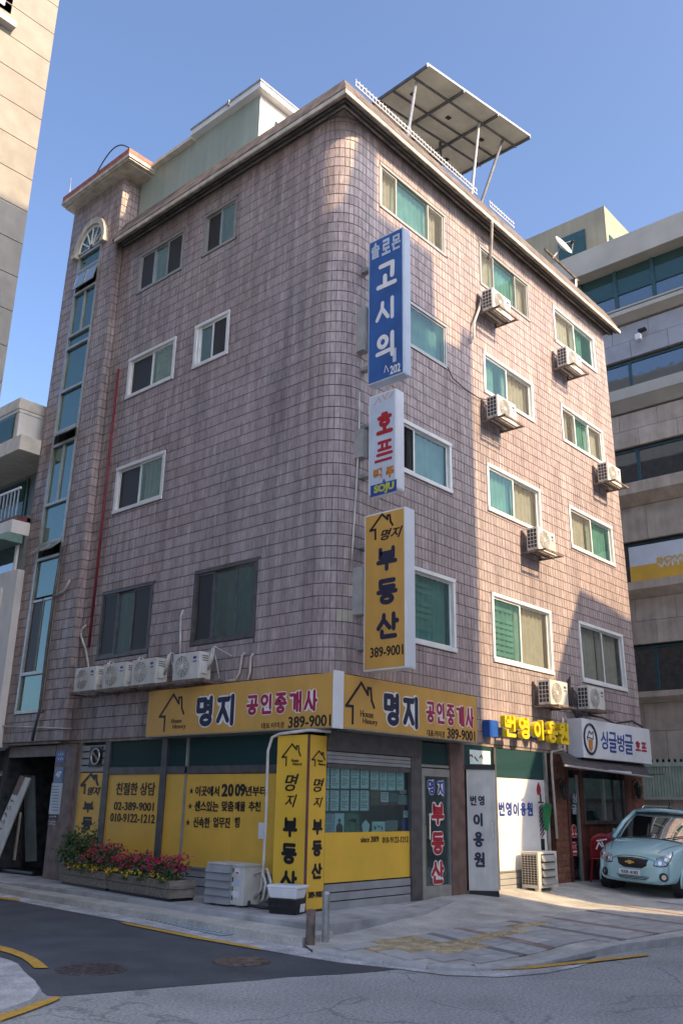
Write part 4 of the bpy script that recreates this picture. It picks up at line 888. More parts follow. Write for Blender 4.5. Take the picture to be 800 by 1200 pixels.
c_ = hit(*[380+139/8, 890+610/8], Vector(PI_), -Y)
B = MB(); B.disc(c_+Vector((0, -.004, .055)), -Y, .028, .003, 14); B.prism([c_+Vector((x, -.004, z)) for x, z in ((-.075, -.13), (.075, -.13), (.07, -.02), (.02, .022), (-.02, .022), (-.07, -.02))], -Y, .003); B.build('portrait_print', K['dark'], og)
c_ = hit(380+386/8, 890+632/8, Vector(PI_), -Y)
B = MB(); B.prism([c_+Vector((.1*math.sin(a*2*math.pi/5), 0, .1*math.cos(a*2*math.pi/5))) for a in range(5)], -Y, .004); B.build('pentagon_sticker', K['paper'], og)
notice(zp(352, 625, 420, 648), 'blue', False, 'sticker_band'); pz = notice(zp(445, 582, 568, 685), 'paper', False, 'plaque'); scr(og, K['ink'], zp(462, 612, 550, 662), (0, sy+.03, 0), UR)
notice(zp(575, 570, 685, 668), 'louver', True, 'poster'); notice(zp(738, 480, 785, 545), 'paper', True); notice(zp(726, 556, 788, 680), 'blue', False, 'poster')
# door of the estate office
dr = rbox('door', K['alu'], 2.22, 2.30, .17, 2.14, .04, -.02)
for a in ((2.98, 3.06, .17, 2.14), (2.30, 2.98, 2.02, 2.14), (2.30, 2.98, .17, .36)): MB().box((a[0], sy-.04, a[2]), (a[1], sy+.02, a[3])).build('frame', K['alu'], dr)
MB().box((2.22, sy-.03, 2.16), (3.06, sy+.02, 2.20)).build('transom', K['alu'], bld); rbox('transom_pane', K['tealfilm'], 2.26, 3.02, 2.20, 2.55, 0, -.006)
MB().box((2.30, sy-.005, .36), (2.98, sy, 2.02)).build('pane', K['darkglass'], dr)
MB().box((2.32, sy+.08, .36), (2.75, sy+.09, .62)).build('inner_film', K['peach'], dr); MB().box((2.30, sy+.08, .62), (2.5, sy+.09, 1.25)).build('inner_film', K['yellow'], dr)
PD = (0, sy-.006, 0)
tpl(dr, '명', K['blue'], (500.5, 913.5, 509.5, 932), PD, UR, bold=.03, outline=K['paint_white'], ow=.22); tpl(dr, '지', K['blue'], (512, 914, 521, 933), PD, UR, bold=.03, outline=K['paint_white'], ow=.22)
for ch, a, c in (('부', 939.5, 968), ('동', 974, 1002.5), ('산', 1008, 1037)): tpl(dr, ch, K['red'], (504.5, a, 520.5, c), PD, UR, bold=.06, outline=K['paint_white'], ow=.2)
B = MB(); B.tube([(2.36, sy-.09, 1.05), (2.36, sy-.09, 1.45)], .014, 8); B.tube([(2.36, sy-.09, 1.08), (2.36, sy-.03, 1.08)], .01, 6); B.tube([(2.36, sy-.09, 1.42), (2.36, sy-.03, 1.42)], .01, 6); B.build('handle', K['chrome'], dr)
# ---------------------------------------------------------------- barber front
def bbx(name, m, x0, x1, z0, z1, y0=.0, y1=.05, parent=bld): return MB().box((x0, y0, z0), (x1, y1, z1)).build(name, m, parent)
bw = bbx('barber_window', K['paint_white'], 4.40, 6.16, .50, 2.06, .02, .035)
bbx('window_frame', K['bronze'], 4.33, 4.40, .2, 2.57, -.02, .06); bbx('window_frame', K['alu'], 6.16, 6.24, .2, 2.57, -.02, .06); bbx('window_frame', K['alu'], 4.40, 6.16, .47, .50, 0, .06)
bbx('transom_pane', K['tealfilm'], 4.40, 6.16, 2.07, 2.57, .02, .03); bbx('back_panel', K['dark'], 3.4, 6.3, .2, 2.6, 1.0, 1.05)
for k in range(3): bbx('base_panel', K['louver'], 4.40, 6.16, .17+k*.1, .26+k*.1, 0, .04)
bbx('window_frame', K['alu'], 3.44, 4.33, 2.16, 2.22, -.01, .06); bbx('transom_pane', K['tealfilm'], 3.44, 4.33, 2.22, 2.57, .02, .03)
PB = (0, .019, 0); tpl(bw, '번영이용원', K['blue'], (583.5, 939.5, 625, 957), PB, UR, bold=.03)
scr(bbx('transom_card', K['paper'], 3.6, 4.25, 2.24, 2.5, .005, .012), K['maroon'], (549, 882, 566, 894), (0, .004, 0), UR)
c0 = hit(630.5, 925, Vector(PB), -Y); cb, ct = hit(633.5, 983, Vector(PB), -Y), hit(633, 941, Vector(PB), -Y)
B = MB(); B.prism([c0+Vector((x, 0, z)) for x, z in ((-.05, -.1), (-.075, -.02), (-.06, .05), (0, .13), (.06, .05), (.075, -.02), (.05, -.1))], -Y, .008); B.build('torch_flame', K['red'], bw)
pw_ = .085; ph = ct.z-cb.z
B = MB(); B.box((ct.x-.02, .008, ct.z+.0), (ct.x+.02, .018, ct.z+.16)); B.box((ct.x-.09, .008, ct.z), (ct.x+.09, .018, ct.z+.025)); B.box((ct.x-.06, .008, cb.z-.25), (ct.x+.06, .018, cb.z)); B.build('barber_pole_stand', K['ink'], bw)
for k in range(8):
    z0 = cb.z+ph*(k/8-.06); P = [(ct.x-pw_, .012, z0), (ct.x-pw_, .012, z0+ph*.065), (ct.x+pw_, .012, z0+ph*.065+.13), (ct.x+pw_, .012, z0+.13)]
    P = [(p[0], p[1], min(max(p[2], cb.z), ct.z)) for p in P]
    MB().prism(P, -Y, .004).build('barber_stripe', K[('blue', 'red')[k % 2]], bw)
# open door leaf with lettering
dl0, dl1 = Vector((3.45, -.01, .23)), Vector((3.735, -.40, .23)); dU = (dl1-dl0).normalized(); dN = dU.cross(Z)
leaf = tag(MB().ob(dl0, dU, Z, dN, (0, (dl1-dl0).length), (0, 1.93), (-.02, .02)).build('barber_door', K['acwhite'], bld), 'open grey white door leaf with dark rails')
MB().ob(dl0, dU, Z, dN, (-.005, (dl1-dl0).length+.005), (1.93, 2.02), (-.03, .035)).build('rail', K['black'], leaf)
MB().ob(dl0, dU, Z, dN, (-.005, (dl1-dl0).length+.005), (-.07, .02), (-.03, .035)).build('rail', K['black'], leaf)
PO = dl0+dN*.021
for s_, bx_ in (('번영', (549.5, 932, 568.5, 944.5)), ('이', (553.5, 952, 566.5, 969)), ('용', (553.5, 974, 567.5, 993.5)), ('원', (554.5, 998, 569, 1017))): tpl(leaf, s_, K['navy'], bx_, PO, dU, bold=.05)
hc = hit(577, 973, PO, dN)
B = MB(); B.tube([hc+dN*.0+Z*.16, hc+dN*.06+Z*.13, hc+dN*.06-Z*.13, hc-Z*.16], .013, 8); B.build('handle', K['chrome'], leaf)
# ---------------------------------------------------------------- beer hall front (x 6.3 to 10.6)
bp = MB().box((6.50, .02, .1), (7.0, .25, 2.57)).build('brick_pillar', K['grout'], bld)
tm = None
for r_ in range(21):
    off_ = .12 if r_ % 2 else 0
    for (a, c) in ((6.50, 6.66+off_), (6.67+off_, 6.99)):
        MB().box((a, .0, .15+r_*.115), (c, .021, .255+r_*.115)).build('brick', K['brick'], bp)
    MB().box((6.49, .0, .15+r_*.115), (6.501, .22, .255+r_*.115)).build('brick', K['brick'], bp)
hw = bbx('hall_wall', K['woodred'], 7.62, 9.75, .12, 1.25, .0, .08)
for k in range(9): MB().box((7.64+k*.235, -.012, .14), (7.86+k*.235, 0, 1.2)).build('plank', K['woodred'], hw)
bbx('sill', K['bronze'], 7.6, 9.7, 1.25, 1.32, -.06, .08)
wd = bbx('hall_window', K['bronze'], 7.66, 7.74, 1.32, 2.15, -.02, .05); MB().box((9.55, -.02, 1.32), (9.63, .05, 2.15)).build('frame', K['bronze'], wd); MB().box((8.6, -.02, 1.32), (8.66, .05, 2.15)).build('frame', K['alu'], wd); MB().box((9.1, -.015, 1.32), (9.14, .05, 2.15)).build('frame', K['bronze'], wd)
MB().box((7.74, .01, 1.32), (9.55, .016, 2.15)).build('pane', K['darkglass'], wd)
bbx('door_post', K['woodred'], 7.0, 7.08, .1, 2.57, -.02, .1); bbx('door_post', K['woodred'], 7.52, 7.66, .1, 2.57, -.03, .1); bbx('door_post', K['woodred'], 9.63, 9.8, .1, 2.57, -.03, .1)
hd = bbx('hall_door', K['darkglass'], 7.08, 7.52, .2, 2.2, .02, .03); MB().box((7.46, .0, .15), (7.52, .04, 2.2)).build('frame', K['alu'], hd); MB().box((7.08, 0, .12), (7.52, .04, .2)).build('frame', K['alu'], hd)
tpl(hd, '싱', K['hofblue'], (670, 930, 675, 941), (0, .012, 0), UR, bold=.03); tpl(hd, '글', K['hofblue'], (670, 943, 675, 954), (0, .012, 0), UR, bold=.03)
tpl(hd, '호', K['red'], (669, 966, 675.5, 982), (0, .012, 0), UR, bold=.05, outline=K['paint_white'], ow=.2); tpl(hd, '프', K['red'], (669, 986, 675.5, 1003), (0, .012, 0), UR, bold=.05, outline=K['paint_white'], ow=.2)
B = MB(); B.box((9.8, .0, .1), (10.62, .25, 2.57)); ep = B.build('end_pillar', K['brownwall'], bld)
for r_ in range(21):
    for (a, c) in (((9.82, 10.2), (10.21, 10.6)) if r_ % 2 else ((9.82, 10.0), (10.01, 10.4), (10.41, 10.6))): MB().box((a, -.018, .15+r_*.115), (c, .002, .255+r_*.115)).build('brick', K['brick'], ep)
# ================================================================== SIGNBOARDS
def boxsign(name, label, group, mface, c0, c1, axis, front, th, mrim='signwhite'):
    pass
fp = -.32
a = GX(175, 812, fp); c = GX(173, 863, fp); zt, zb = 3.36, 2.60; yl = a.y
ls = thing('shop_signboard', 'long orange yellow horizontal shop sign above the flower planter, facing the left street', 'signboard', (0, 2, zb), 'orange yellow office signs of the corner')
MB().box((fp, -.315, zb), (0.0, yl, zt)).build('board', K['yellow_board'], ls, bevel=.008)
MB().box((fp-.004, -.315, zb-.015), (0.0, yl+.005, zb)).build('rim', K['alu'], ls)
PLs = (fp, 0, 0)
hpl(ls, K['ink'], (187.6, 814, 215.5, 856), PLs, UL, .035)
tpl(ls, 'House', K['ink'], (201, 842, 213, 847.2), PLs, UL); tpl(ls, 'History', K['ink'], (202.5, 848.6, 217.6, 855.2), PLs, UL)
tpl(ls, '명지', K['navy'], (228, 813.5, 277, 852.5), PLs, UL, bold=.055, outline=K['paint_white'], ow=.12)
tpl(ls, '공인중개사', K['crimson'], (286.5, 810.5, 371.5, 837), PLs, UL, bold=.03, outline=K['paint_white'], ow=.16)
tpl(ls, '대표:이미경', K['ink'], (306.4, 846.5, 332.5, 853.5), PLs, UL); tpl(ls, '389-9001', K['ink'], (337.5, 838.5, 387, 852), PLs, UL, bold=.015)
rs = thing('shop_signboard', 'shorter orange yellow horizontal shop sign above the office door, facing the right street', 'signboard', (2, 0, zb), 'orange yellow office signs of the corner')
xr = GY(558.5, 840, fp).x
MB().box((-.13, fp, zb), (xr, 0, zt)).build('board', K['yellow_board'], rs, bevel=.008)
MB().box((-.13, fp-.004, zb-.015), (xr+.005, 0, zb)).build('rim', K['alu'], rs)
PRs = (0, fp, 0)
hpl(rs, K['ink'], (405.8, 800, 438.4, 848.6), PRs, UR, .04)
tpl(rs, 'House', K['ink'], (422, 833, 437, 840.8), PRs, UR); tpl(rs, 'History', K['ink'], (425, 842.6, 442, 850.6), PRs, UR)
tpl(rs, '명지', K['navy'], (448, 812.5, 492.5, 854), PRs, UR, bold=.055, outline=K['paint_white'], ow=.12)
tpl(rs, '공인중개사', K['crimson'], (499, 824.5, 556, 851), PRs, UR, bold=.03, outline=K['paint_white'], ow=.16)
tpl(rs, '대표:이미경', K['ink'], (500, 856, 520.5, 863.5), PRs, UR); tpl(rs, '389-9001', K['ink'], (524, 855, 556.5, 867), PRs, UR, bold=.015)
B = MB(); B.prism([(-.34, -.317, zb-.02), (-.34, -.345, zb-.02), (-.13, -.345, zb-.02), (-.13, -.317, zb-.02)], Z, zt-zb+.05); B.build('corner_cap', K['signwhite'], rs, bevel=.006)
# projecting vertical signs at the corner
def vsign(label, x, yn, yf, z0, z1, th, mface, mrim, name='projecting_sign'):
    t = thing(name, label, 'sign', (x, (yn+yf)/2, z0), 'vertical signs projecting from the rounded corner')
    MB().box((x+.004, yn, z0), (x+th, yf, z1)).build('box', mrim, t, bevel=.008)
    MB().box((x-.002, yn+.025, z0+.025), (x+.004, yf-.025, z1-.025)).build('face', mface, t)
    MB().box((x+.03, yn-.006, z0+.02), (x+th-.03, yn, z1-.02)).build('cover_strip', mrim, t)
    for zz in (z0+.35, z1-.5): MB().box((x+.04, yf, zz), (x+th-.04, .35, zz+.06)).build('bracket', K['steel'], t)
    return t
VX = .5
def yzspan(pts): P = [GX(u, v, VX) for u, v in pts]; return P
b1 = vsign('tall blue projecting sign, topmost of the three on the corner', VX, -.965, -.205, 8.22, 11.0, .20, K['signblue'], K['hofblue'])
b2 = vsign('pale blue and white projecting beer sign, middle of the three on the corner', VX, -.80, -.24, 6.28, 8.0, .22, K['hofblue'], K['signwhite'])
b3 = vsign('tall orange yellow projecting sign, lowest of the three on the corner', VX, -.98, -.17, 3.47, 5.94, .24, K['yellow_board'], K['signwhite'])
for t in (b1, b2, b3): pass
PV = (VX-.002, 0, 0)
def tv(p, s_, bx_, m, **k): return tpl(p, s_, K[m], bx_, PV, UL, **k)
for s_, bx_ in (('솔', (435, 285, 444.5, 303)), ('로', (447.5, 280, 457, 298)), ('몬', (459, 275, 469, 292)), ): tv(b1, s_, bx_, 'hofblue', bold=.03)
tv(b1, '고', (440, 305, 465.5, 339), 'paint_white', bold=.03); tv(b1, '시', (439, 349, 464, 377), 'paint_white', bold=.03); tv(b1, '의', (439, 389, 464, 421), 'paint_white', bold=.03); tv(b1, '202', (457, 427, 469, 437), 'paint_white', bold=.02)
quadpx(b1, 'worn_patch', K['hofblue'], PV, UL, 460, 408, 464, 424, .002, .001)
strokes(b1, K['paint_white'], hit(453, 432, Vector(PV), -X), UL, Z, [[(-.05, -.06), (-.02, .06), (.02, -.02), (.04, -.07)]], .012)
quadpx(b2, 'band', K['deepblue'], PV, UL, 434, 565.5, 464.3, 579, .002, .001)
tv(b2, '호', (440, 481.5, 461, 510.5), 'red', bold=.07); tv(b2, '프', (440, 514, 461, 535), 'red', bold=.07); quadpx(b2, 'underline', K['red'], PV, UL, 439, 537.5, 459, 540.5, .004, .002)
tv(b2, '맥', (437.5, 549, 447.5, 562), 'orange', bold=.07); tv(b2, '주', (452, 546.5, 461.5, 559.5), 'orange', bold=.07); tv(b2, '&', (448, 561.5, 452, 566), 'blue'); tv(b2, 'SOJU', (438, 566.5, 461.5, 578), 'lime', bold=.05)
c_ = hit(449.5, 467, Vector(PV), -X)
strokes(b2, K['peach'], c_, UL, Z, [[(-.2, -.06), (-.1, .04), (-.06, -.05)], [(-.02, .06), (.04, -.03), (.08, .08)], [(.12, -.02), (.2, .06)]], .02)
hpl(b3, K['ink'], (434, 603, 460, 630), PV, UL, .035); tv(b3, '명지', (446, 618.5, 472, 631), 'ink', shear=.35, bold=.02)
tv(b3, '부', (440, 639, 466, 670), 'navy', bold=.07); tv(b3, '동', (440, 676.5, 466.5, 710), 'navy', bold=.07); tv(b3, '산', (440, 716.5, 468, 750), 'navy', bold=.07); tv(b3, '389-9001', (433.5, 757, 472, 769), 'ink', bold=.015)
for zz, hh, t in ((8.9, .85, b1), (6.95, .5, b2), (4.35, .75, b3)): MB().box((VX-.06, -.16, zz), (VX+.10, .10, zz+hh)).build('wall_box', K['acgrey'], t, bevel=.006)
# column sign on a post at the step corner
cs = thing('column_sign', 'tall yellow lettered box cladding the corner post of the shop, standing on the porch', 'sign', (-.2, .4, .17))
zc0, zc1 = .20, 2.50
MB().box((-.40, .06, zc0), (-.025, .69, zc1)).build('box', K['yellow_col'], cs, bevel=.004)
MB().ob((-.40, .06, zc0), X, Y, Z, (-.012, .016), (-.012, .016), (-.1, zc1-zc0)).build('edge_strip', K['maroon'], cs)
tag(MB().tube([(-1.62, -1.20, -.02), (-1.62, -1.20, .40)], .055, 12).build('post_stub', K['rust']), 'short weathered steel post stub at the corner of the step', 'post')
PCl, PCr = (-.401, 0, 0), (0, .059, 0)
def t1(s_, bx_, **k): return tpl(cs, s_, K['ink'], bx_, PCl, UL, **k)
def t2(s_, bx_, **k): return tpl(cs, s_, K['ink'], bx_, PCr, UR, **k)
hpl(cs, K['ink'], (331, 872, 352.4, 897), PCl, UL, .022); t1('House', (341.5, 889, 350, 893)); t1('History', (343, 893.5, 354, 898)); t1('명', (334, 907, 350, 927), shear=.3, bold=.01); t1('지', (334, 931, 348, 946), shear=.3, bold=.01)
t1('부', (331, 956.5, 349, 982), bold=.08); t1('동', (329, 987, 348.4, 1014), bold=.08); t1('산', (328, 1019, 348.4, 1047), bold=.08)
hpl(cs, K['ink'], (365.6, 880, 380.4, 898), PCr, UR, .018); t2('House', (372, 890, 378, 893)); t2('History', (373, 894, 381, 898)); t2('명', (367, 912, 379.6, 928), shear=.3, bold=.01); t2('지', (367, 934, 378, 946), shear=.3, bold=.01)
t2('부', (365.5, 959, 378, 979), bold=.08); t2('동', (365, 984, 377.5, 1004.5), bold=.08); t2('산', (364.5, 1011, 377.5, 1031), bold=.08); t2('389-9001', (361, 1044.5, 378, 1052), bold=.03)
B = MB(); P = [GX(328, 860, -.43), GX(319, 864, -.45), GX(314, 880, -.47), GX(312, 950, -.5), GX(309, 1010, -.5), GX(306, 1042, -.5), GX(298, 1052, -.45)]
B.tube([P[0]+Vector((.3, -.72, .03)), P[0]+Vector((-.02, -.6, .03))]+P, .022, 8); tag(B.build('insulated_pipe', K['pipe'], smooth=True), 'white wrapped pipe running down beside the yellow column sign', 'pipe')
# barber channel letters
bs = thing('letter_sign', 'yellow three dimensional letters over the barber window', 'sign', (5.2, 0, 2.7))
for ch, bx_ in (('번', (585, 837, 600, 865)), ('영', (601.5, 840, 616.3, 867.5)), ('이', (619.6, 843, 632.6, 868)), ('용', (635.5, 844.5, 648.2, 872)), ('원', (649, 846.5, 662, 873.5))):
    tpl(bs, ch, K['yellow3d'], bx_, (0, -.16, 0), UR, bold=.03, n=.10, deep=.10, name='letter')
MB().box((4.0, -.16, 2.74), (4.28, -.02, 3.03)).build('blue_box', K['blue3d'], bs, bevel=.006)
MB().box((4.28, -.10, 2.82), (6.8, -.05, 2.92)).build('mounting_rail', K['blue3d'], bs)
for x in (4.9, 5.7, 6.5): MB().box((x, -.06, 2.84), (x+.04, 0.02, 2.90)).build('bracket', K['steel'], bs)
# beer hall sign
hz0, hz1, hy = 2.52, 3.29, -.36
hs = thing('hall_signboard', 'long white signboard with an oval beer emblem above the awning', 'signboard', (9, 0, hz0))
MB().box((7.12, hy, hz0), (10.42, -.02, hz1)).build('box', K['signwhite'], hs, bevel=.01)
PH = (0, hy-.001, 0); cc = hit(691, 866, Vector(PH), -Y); rz_ = .29; rx_ = .27
B = MB(); B.tube([cc+Vector((rx_*math.cos(a*math.pi/14), -.006, rz_*math.sin(a*math.pi/14))) for a in range(29)], .026, 6); B.build('emblem_ring', K['navy'], hs)
B = MB(); B.prism([cc+Vector((x, -.002, z)) for x, z in ((-.09, -.02), (.09, -.02), (.07, -.19), (0, -.24), (-.07, -.19))], -Y, .008); B.build('emblem_mug', K['orange'], hs)
strokes(hs, K['ink'], cc, X, Z, [[(-.12, .04), (-.04, .16), (.04, .1), (.13, .15), (.12, 0)], [(-.14, -.02), (-.14, .04), (.1, .0)]], .014, .01)
for ch, bx_ in (('싱', (703.5, 857, 712, 878)), ('글', (713, 858, 722, 882)), ('벙', (723, 861, 731, 881)), ('글', (731.5, 861, 741, 884)), ): tpl(hs, ch, K['blue'], bx_, PH, UR, bold=.015, shear=.1)
for ch, bx_ in (('호', (743.5, 868, 750, 881)), ('프', (750.5, 869, 757, 882))): tpl(hs, ch, K['red'], bx_, PH, UR, bold=.07)
# awning
aw = thing('awning', 'dark fabric awning over the beer hall window below the white sign', 'awning', (8.8, -.5, 2.3))
aL, aR = GY(661, 897, -.85), GY(764, 911, -.85)
B = MB(); B.grid(lambda a, c: Vector((6.75+(10.6-6.75)*a+(aL.x-6.75+(aR.x-10.6-aL.x+6.75)*a)*c, -.04-c*.81, 2.60+(aL.z+(aR.z-aL.z)*a-2.60)*c-.03*math.sin(c*math.pi)+.010*math.sin(a*40)*c)), 40, 6); B.build('canopy', K['awning'], aw, smooth=True)
B = MB(); B.tube([aL, aR], .020, 8); B.build('front_bar', K['acgrey'], aw)
for x in (7.05, 9.9): B = MB(); B.tube([(x, -.05, 2.30), (x+.1, -.45, 2.28), (x, -.83, aL.z+.0)], .012, 6); B.build('folding_arm', K['rust'], aw)
MB().box((7.3, -.80, aL.z-.05), (8.3, -.76, aL.z-.01)).build('lamp_tube', K['signwhite'], aw)
def lantern(x, y, z, label):
    t = thing('wall_lantern', label, 'lantern', (x, y, z))
    B = MB(); B.tube([(x, y+.14, z+.32), (x, y+.05, z+.42), (x, y, z+.36)], .015, 6); B.build('bracket', K['lamp_iron'], t)
    MB().disc((x, y, z+.27), Z, .10, .09, 8, .02).build('cap', K['lamp_iron'], t); MB().disc((x, y, z+.05), Z, .055, .22, 6, .085).build('lamp_glass', K['carglass'], t)
    MB().disc((x, y, z), Z, .02, .05, 6, .055).build('base', K['lamp_iron'], t)
    for k in range(6): a = k*math.pi/3; MB().tube([(x+.058*math.cos(a), y+.058*math.sin(a), z+.05), (x+.088*math.cos(a), y+.088*math.sin(a), z+.27)], .008, 4).build('bar', K['lamp_iron'], t)
p = GY(661, 938, -.14); lantern(p.x, -.14, p.z, 'dark iron lantern on the brick pillar left of the beer hall door')
p = GY(748, 936, -.14); lantern(p.x, -.14, p.z, 'dark iron lantern at the far end pillar under the awning')
# ================================================================== AIR CONDITIONERS
def ac_unit(w_=.72, h=.48, d=.26, side='fins'):
    """local: back at y=0, front faces -y, x to the right, bottom z=0"""
    t = thing('air_conditioner', 'x', 'air conditioner')
    MB().box((0, -d, 0), (w_, 0, h)).build('casing', K['acwhite'], t, bevel=.012)
    c = Vector((w_*.36, -d, h*.5)); r = h*.41
    MB().disc(c+Vector((0, .004, 0)), -Y, r, .006, 28).build('fan_opening', K['acgrey'], t)
    B = MB()
    for q in (.25, .42, .6, .78, .97): B.tube([c+Vector((r*q*math.cos(a*math.pi/12), -.012, r*q*math.sin(a*math.pi/12))) for a in range(25)], .005, 4, cap=False)
    for k in range(12): a = k*math.pi/6; B.tube([c+Vector((r*.1*math.cos(a), -.014, r*.1*math.sin(a))), c+Vector((r*math.cos(a+.35), -.012, r*math.sin(a+.35)))], .004, 4)
    B.build('fan_grille', K['acwhite'], t); MB().disc(c+Vector((0, -.004, 0)), -Y, r*.2, .014, 14).build('fan_hub', K['acwhite'], t)
    B = MB(); n = 16; cc = Vector((w_*.83, -d-.002, h*.78)); B.v = [cc+Vector((.05*math.cos(2*math.pi*k/n), 0, .026*math.sin(2*math.pi*k/n))) for k in range(n)]; B.f = [tuple(range(n))]; B.build('oval_badge', K['blue'], t)
    MB().box((w_*.77, -d-.003, h*.62), (w_*.9, -d-.001, h*.66)).build('badge_strip', K['navy'], t)
    fn = MB().box((-.003, -d+.025, .04), (-.001, -.02, h-.04)).build('coil_side', K['fin'], t)
    B = MB()
    for k in range(6): z = .04+(h-.08)*(k+.0)/5; B.box((-.012, -d+.02, z-.006), (-.002, -.015, z+.006))
    for k in range(4): y = -d+.025+(d-.045)*k/3; B.box((-.010, y-.005, .04), (-.003, y+.005, h-.04))
    B.build('side_grille', K['acwhite'], t)
    MB().box((w_, -d*.8, h*.2), (w_+.03, -d*.35, h*.6)).build('valve_cover', K['acwhite'], t, bevel=.006)
    for k in range(3): MB().box((w_+.0, -d*.75, h*.68+k*.04), (w_+.008, -d*.3, h*.70+k*.04)).build('side_slot', K['black'], t)
    return t
def bracket_parts(t, w_, h, d):
    for x in (-.01, w_-.03):
        MB().box((x, -d-.16, -.045), (x+.035, .12, -.01)).build('bracket_arm', K['rust'], t); MB().box((x, .08, -.045), (x+.035, .12, h*.95)).build('bracket_upright', K['rust'], t)
        B = MB(); B.tube([(x+.017, .1, h*.9), (x+.017, -d*.75, -.03)], .014, 4); B.build('bracket_brace', K['rust'], t)
    MB().box((-.01, -d-.17, -.05), (w_+.01, -d-.14, -.01)).build('bracket_rail', K['rust'], t)
    for k in range(3): MB().box((0, -d*.9+k*.11, -.04), (w_, -d*.9+k*.11+.03, -.015)).build('bracket_slat', K['rust'], t)
proto = ac_unit(); 
wproto = copy_tree(proto); bracket_parts(wproto, .72, .48, .26)
GW = 'air conditioners bracketed on the right wall'
spots = [((4.30, 11.40), 'air conditioner at the top floor middle window, beside the wavy condensate pipe', 0), ((4.33, 8.96), 'air conditioner at the fourth floor middle window, with a round fan cover', 0),
 ((7.52, 11.38), 'air conditioner at the farthest top floor window, close under the roof edge', 1), ((9.24, 9.0), 'air conditioner at the building right edge, below the far fourth floor window', 1),
 ((5.68, 6.51), 'air conditioner just under the third floor middle window, between upper and lower shadows', 0), ((5.84, 3.45), 'lowest sunlit air conditioner, directly above the yellow barber letters', 0), ((7.46, 3.50), 'shaded air conditioner with thick black cables above the white beer hall sign', 1)]
for i, ((x, z), lab, far) in enumerate(spots):
    o = wproto if i == 0 else copy_tree(wproto)
    o.location = (x+.0, -.13, z); tag(o, lab, 'air conditioner', GW)
    if i in (2, 3, 6): o.rotation_euler.z = .0
# the row of four on the left wall
rowlab = ['leftmost air conditioner in the row of four over the shops', 'second air conditioner from the left in the row of four over the shops', 'third air conditioner from the left in the row, with a loop of pale hose', 'rightmost air conditioner of the row of four, beside the orange sign top']
for i, yl_ in enumerate((6.06, 5.15, 4.28, 3.14)):
    o = proto if i == 0 else copy_tree(proto); o.location = (-.24, yl_, 3.46); o.rotation_euler.z = -math.pi/2; o.scale = (.93, 1, .92); tag(o, rowlab[i], 'air conditioner', 'row of four air conditioners on a wall shelf')
    B = MB(); y_ = yl_-.68; P = [Vector((-.33, y_-.02, 3.62)), Vector((-.38, y_-.12, 3.72)), Vector((-.33, y_-.10, 3.95)), Vector((-.2, y_+.05, 3.98)), Vector((-.08, y_+.08, 3.8)), Vector((-.04, y_+.02, 3.5))]
    B.tube(P, .018, 6); B.tube([p+Vector((.0, -.05, .03)) for p in P[:4]]+[Vector((-.03, y_-.25, 3.85))], .012, 6); tag(B.build('hose', K['pipe'], smooth=True), ['pale hose beside the leftmost unit of the row of four', 'pale hose between the second and third units of the row', 'pale looped hose right of the third unit of the row', 'large pale hose loop right of the rightmost unit of the row'][i], 'hose')
sh = thing('shelf_frame', 'steel angle shelf carrying four air conditioners on the left wall', 'shelf', (-.3, 4.4, 3.4))
MB().box((-.52, 2.3, 3.41), (-.49, 6.15, 3.455)).build('front_rail', K['rust'], sh); MB().box((-.12, 2.3, 3.41), (-.08, 6.15, 3.455)).build('rear_rail', K['rust'], sh)
for y in (2.4, 3.3, 4.3, 5.3, 6.1): MB().box((-.5, y, 3.40), (.0, y+.03, 3.43)).build('cross_bar', K['rust'], sh)
def pipe(name, label, pts, r, m, cat='pipe', **k): B = MB(); B.tube(pts, r, 7); return tag(B.build(name, m, smooth=True), label, cat, **k)
pipe('wall_pipe', 'pale bent pipe end sticking up over the leftmost unit of the row of four', [GX(u, v, -.06) for u, v in ((104, 783), (101, 762), (95, 745), (96, 738), (101, 733))], .022, K['pipe'])
pipe('wall_pipe', 'straight pale pipe rising between the two second floor windows of the left wall', [GX(u, v, -.06) for u, v in ((211, 772), (211.5, 745), (212, 722), (215, 715))], .02, K['pipe'])
pipe('wall_pipe', 'left of two pale curved pipe stubs above the left orange sign', [GX(u, v, -.06) for u, v in ((262, 798), (276, 797), (281, 788), (284, 768), (287, 765))], .02, K['pipe'])
pipe('wall_pipe', 'right of two pale curved pipe stubs above the left orange sign', [GX(u, v, -.06) for u, v in ((290, 797), (293, 788), (294, 770), (297, 766))], .02, K['pipe'])
pipe('gas_pipe', 'thin dark red vertical pipe on the left wall', [Vector((-.05, 6.38, 10.45)), Vector((-.05, 6.40, 4.4))], .028, K['redpipe'])
pipe('drain_pipe', 'pale drain pipe hanging down from the roof edge over the middle top window', [GY(u, v, -.36) for u, v in ((576, 256), (576, 262))]+[GY(575.5, 285, -.05), GY(574, 302, -.03)], .03, K['pipe'])
pipe('condensate_pipe', 'wavy pale pipe below the topmost middle air conditioner', [GY(u, v, -.08) for u, v in ((566, 343), (561, 362), (555, 378), (555, 392), (551, 402))], .026, K['pipe'])
pipe('cable', 'long pale cable hanging down the rounded corner beside the signs', [fpos(arcL*.93, z, .05) for z in (8.15, 7.8, 7.5)]+[fpos(arcL*(.93-.02*k), 7.3-k*.35, .05) for k in range(7)], .014, K['pipe'], 'cable')
pipe('cable', 'thin black cable drooping from the blue sign to the middle air conditioner', [GY(u, v, -.05) for u, v in ((524, 430), (530, 443), (545, 456), (560, 466), (575, 470))], .01, K['cable'], 'cable')
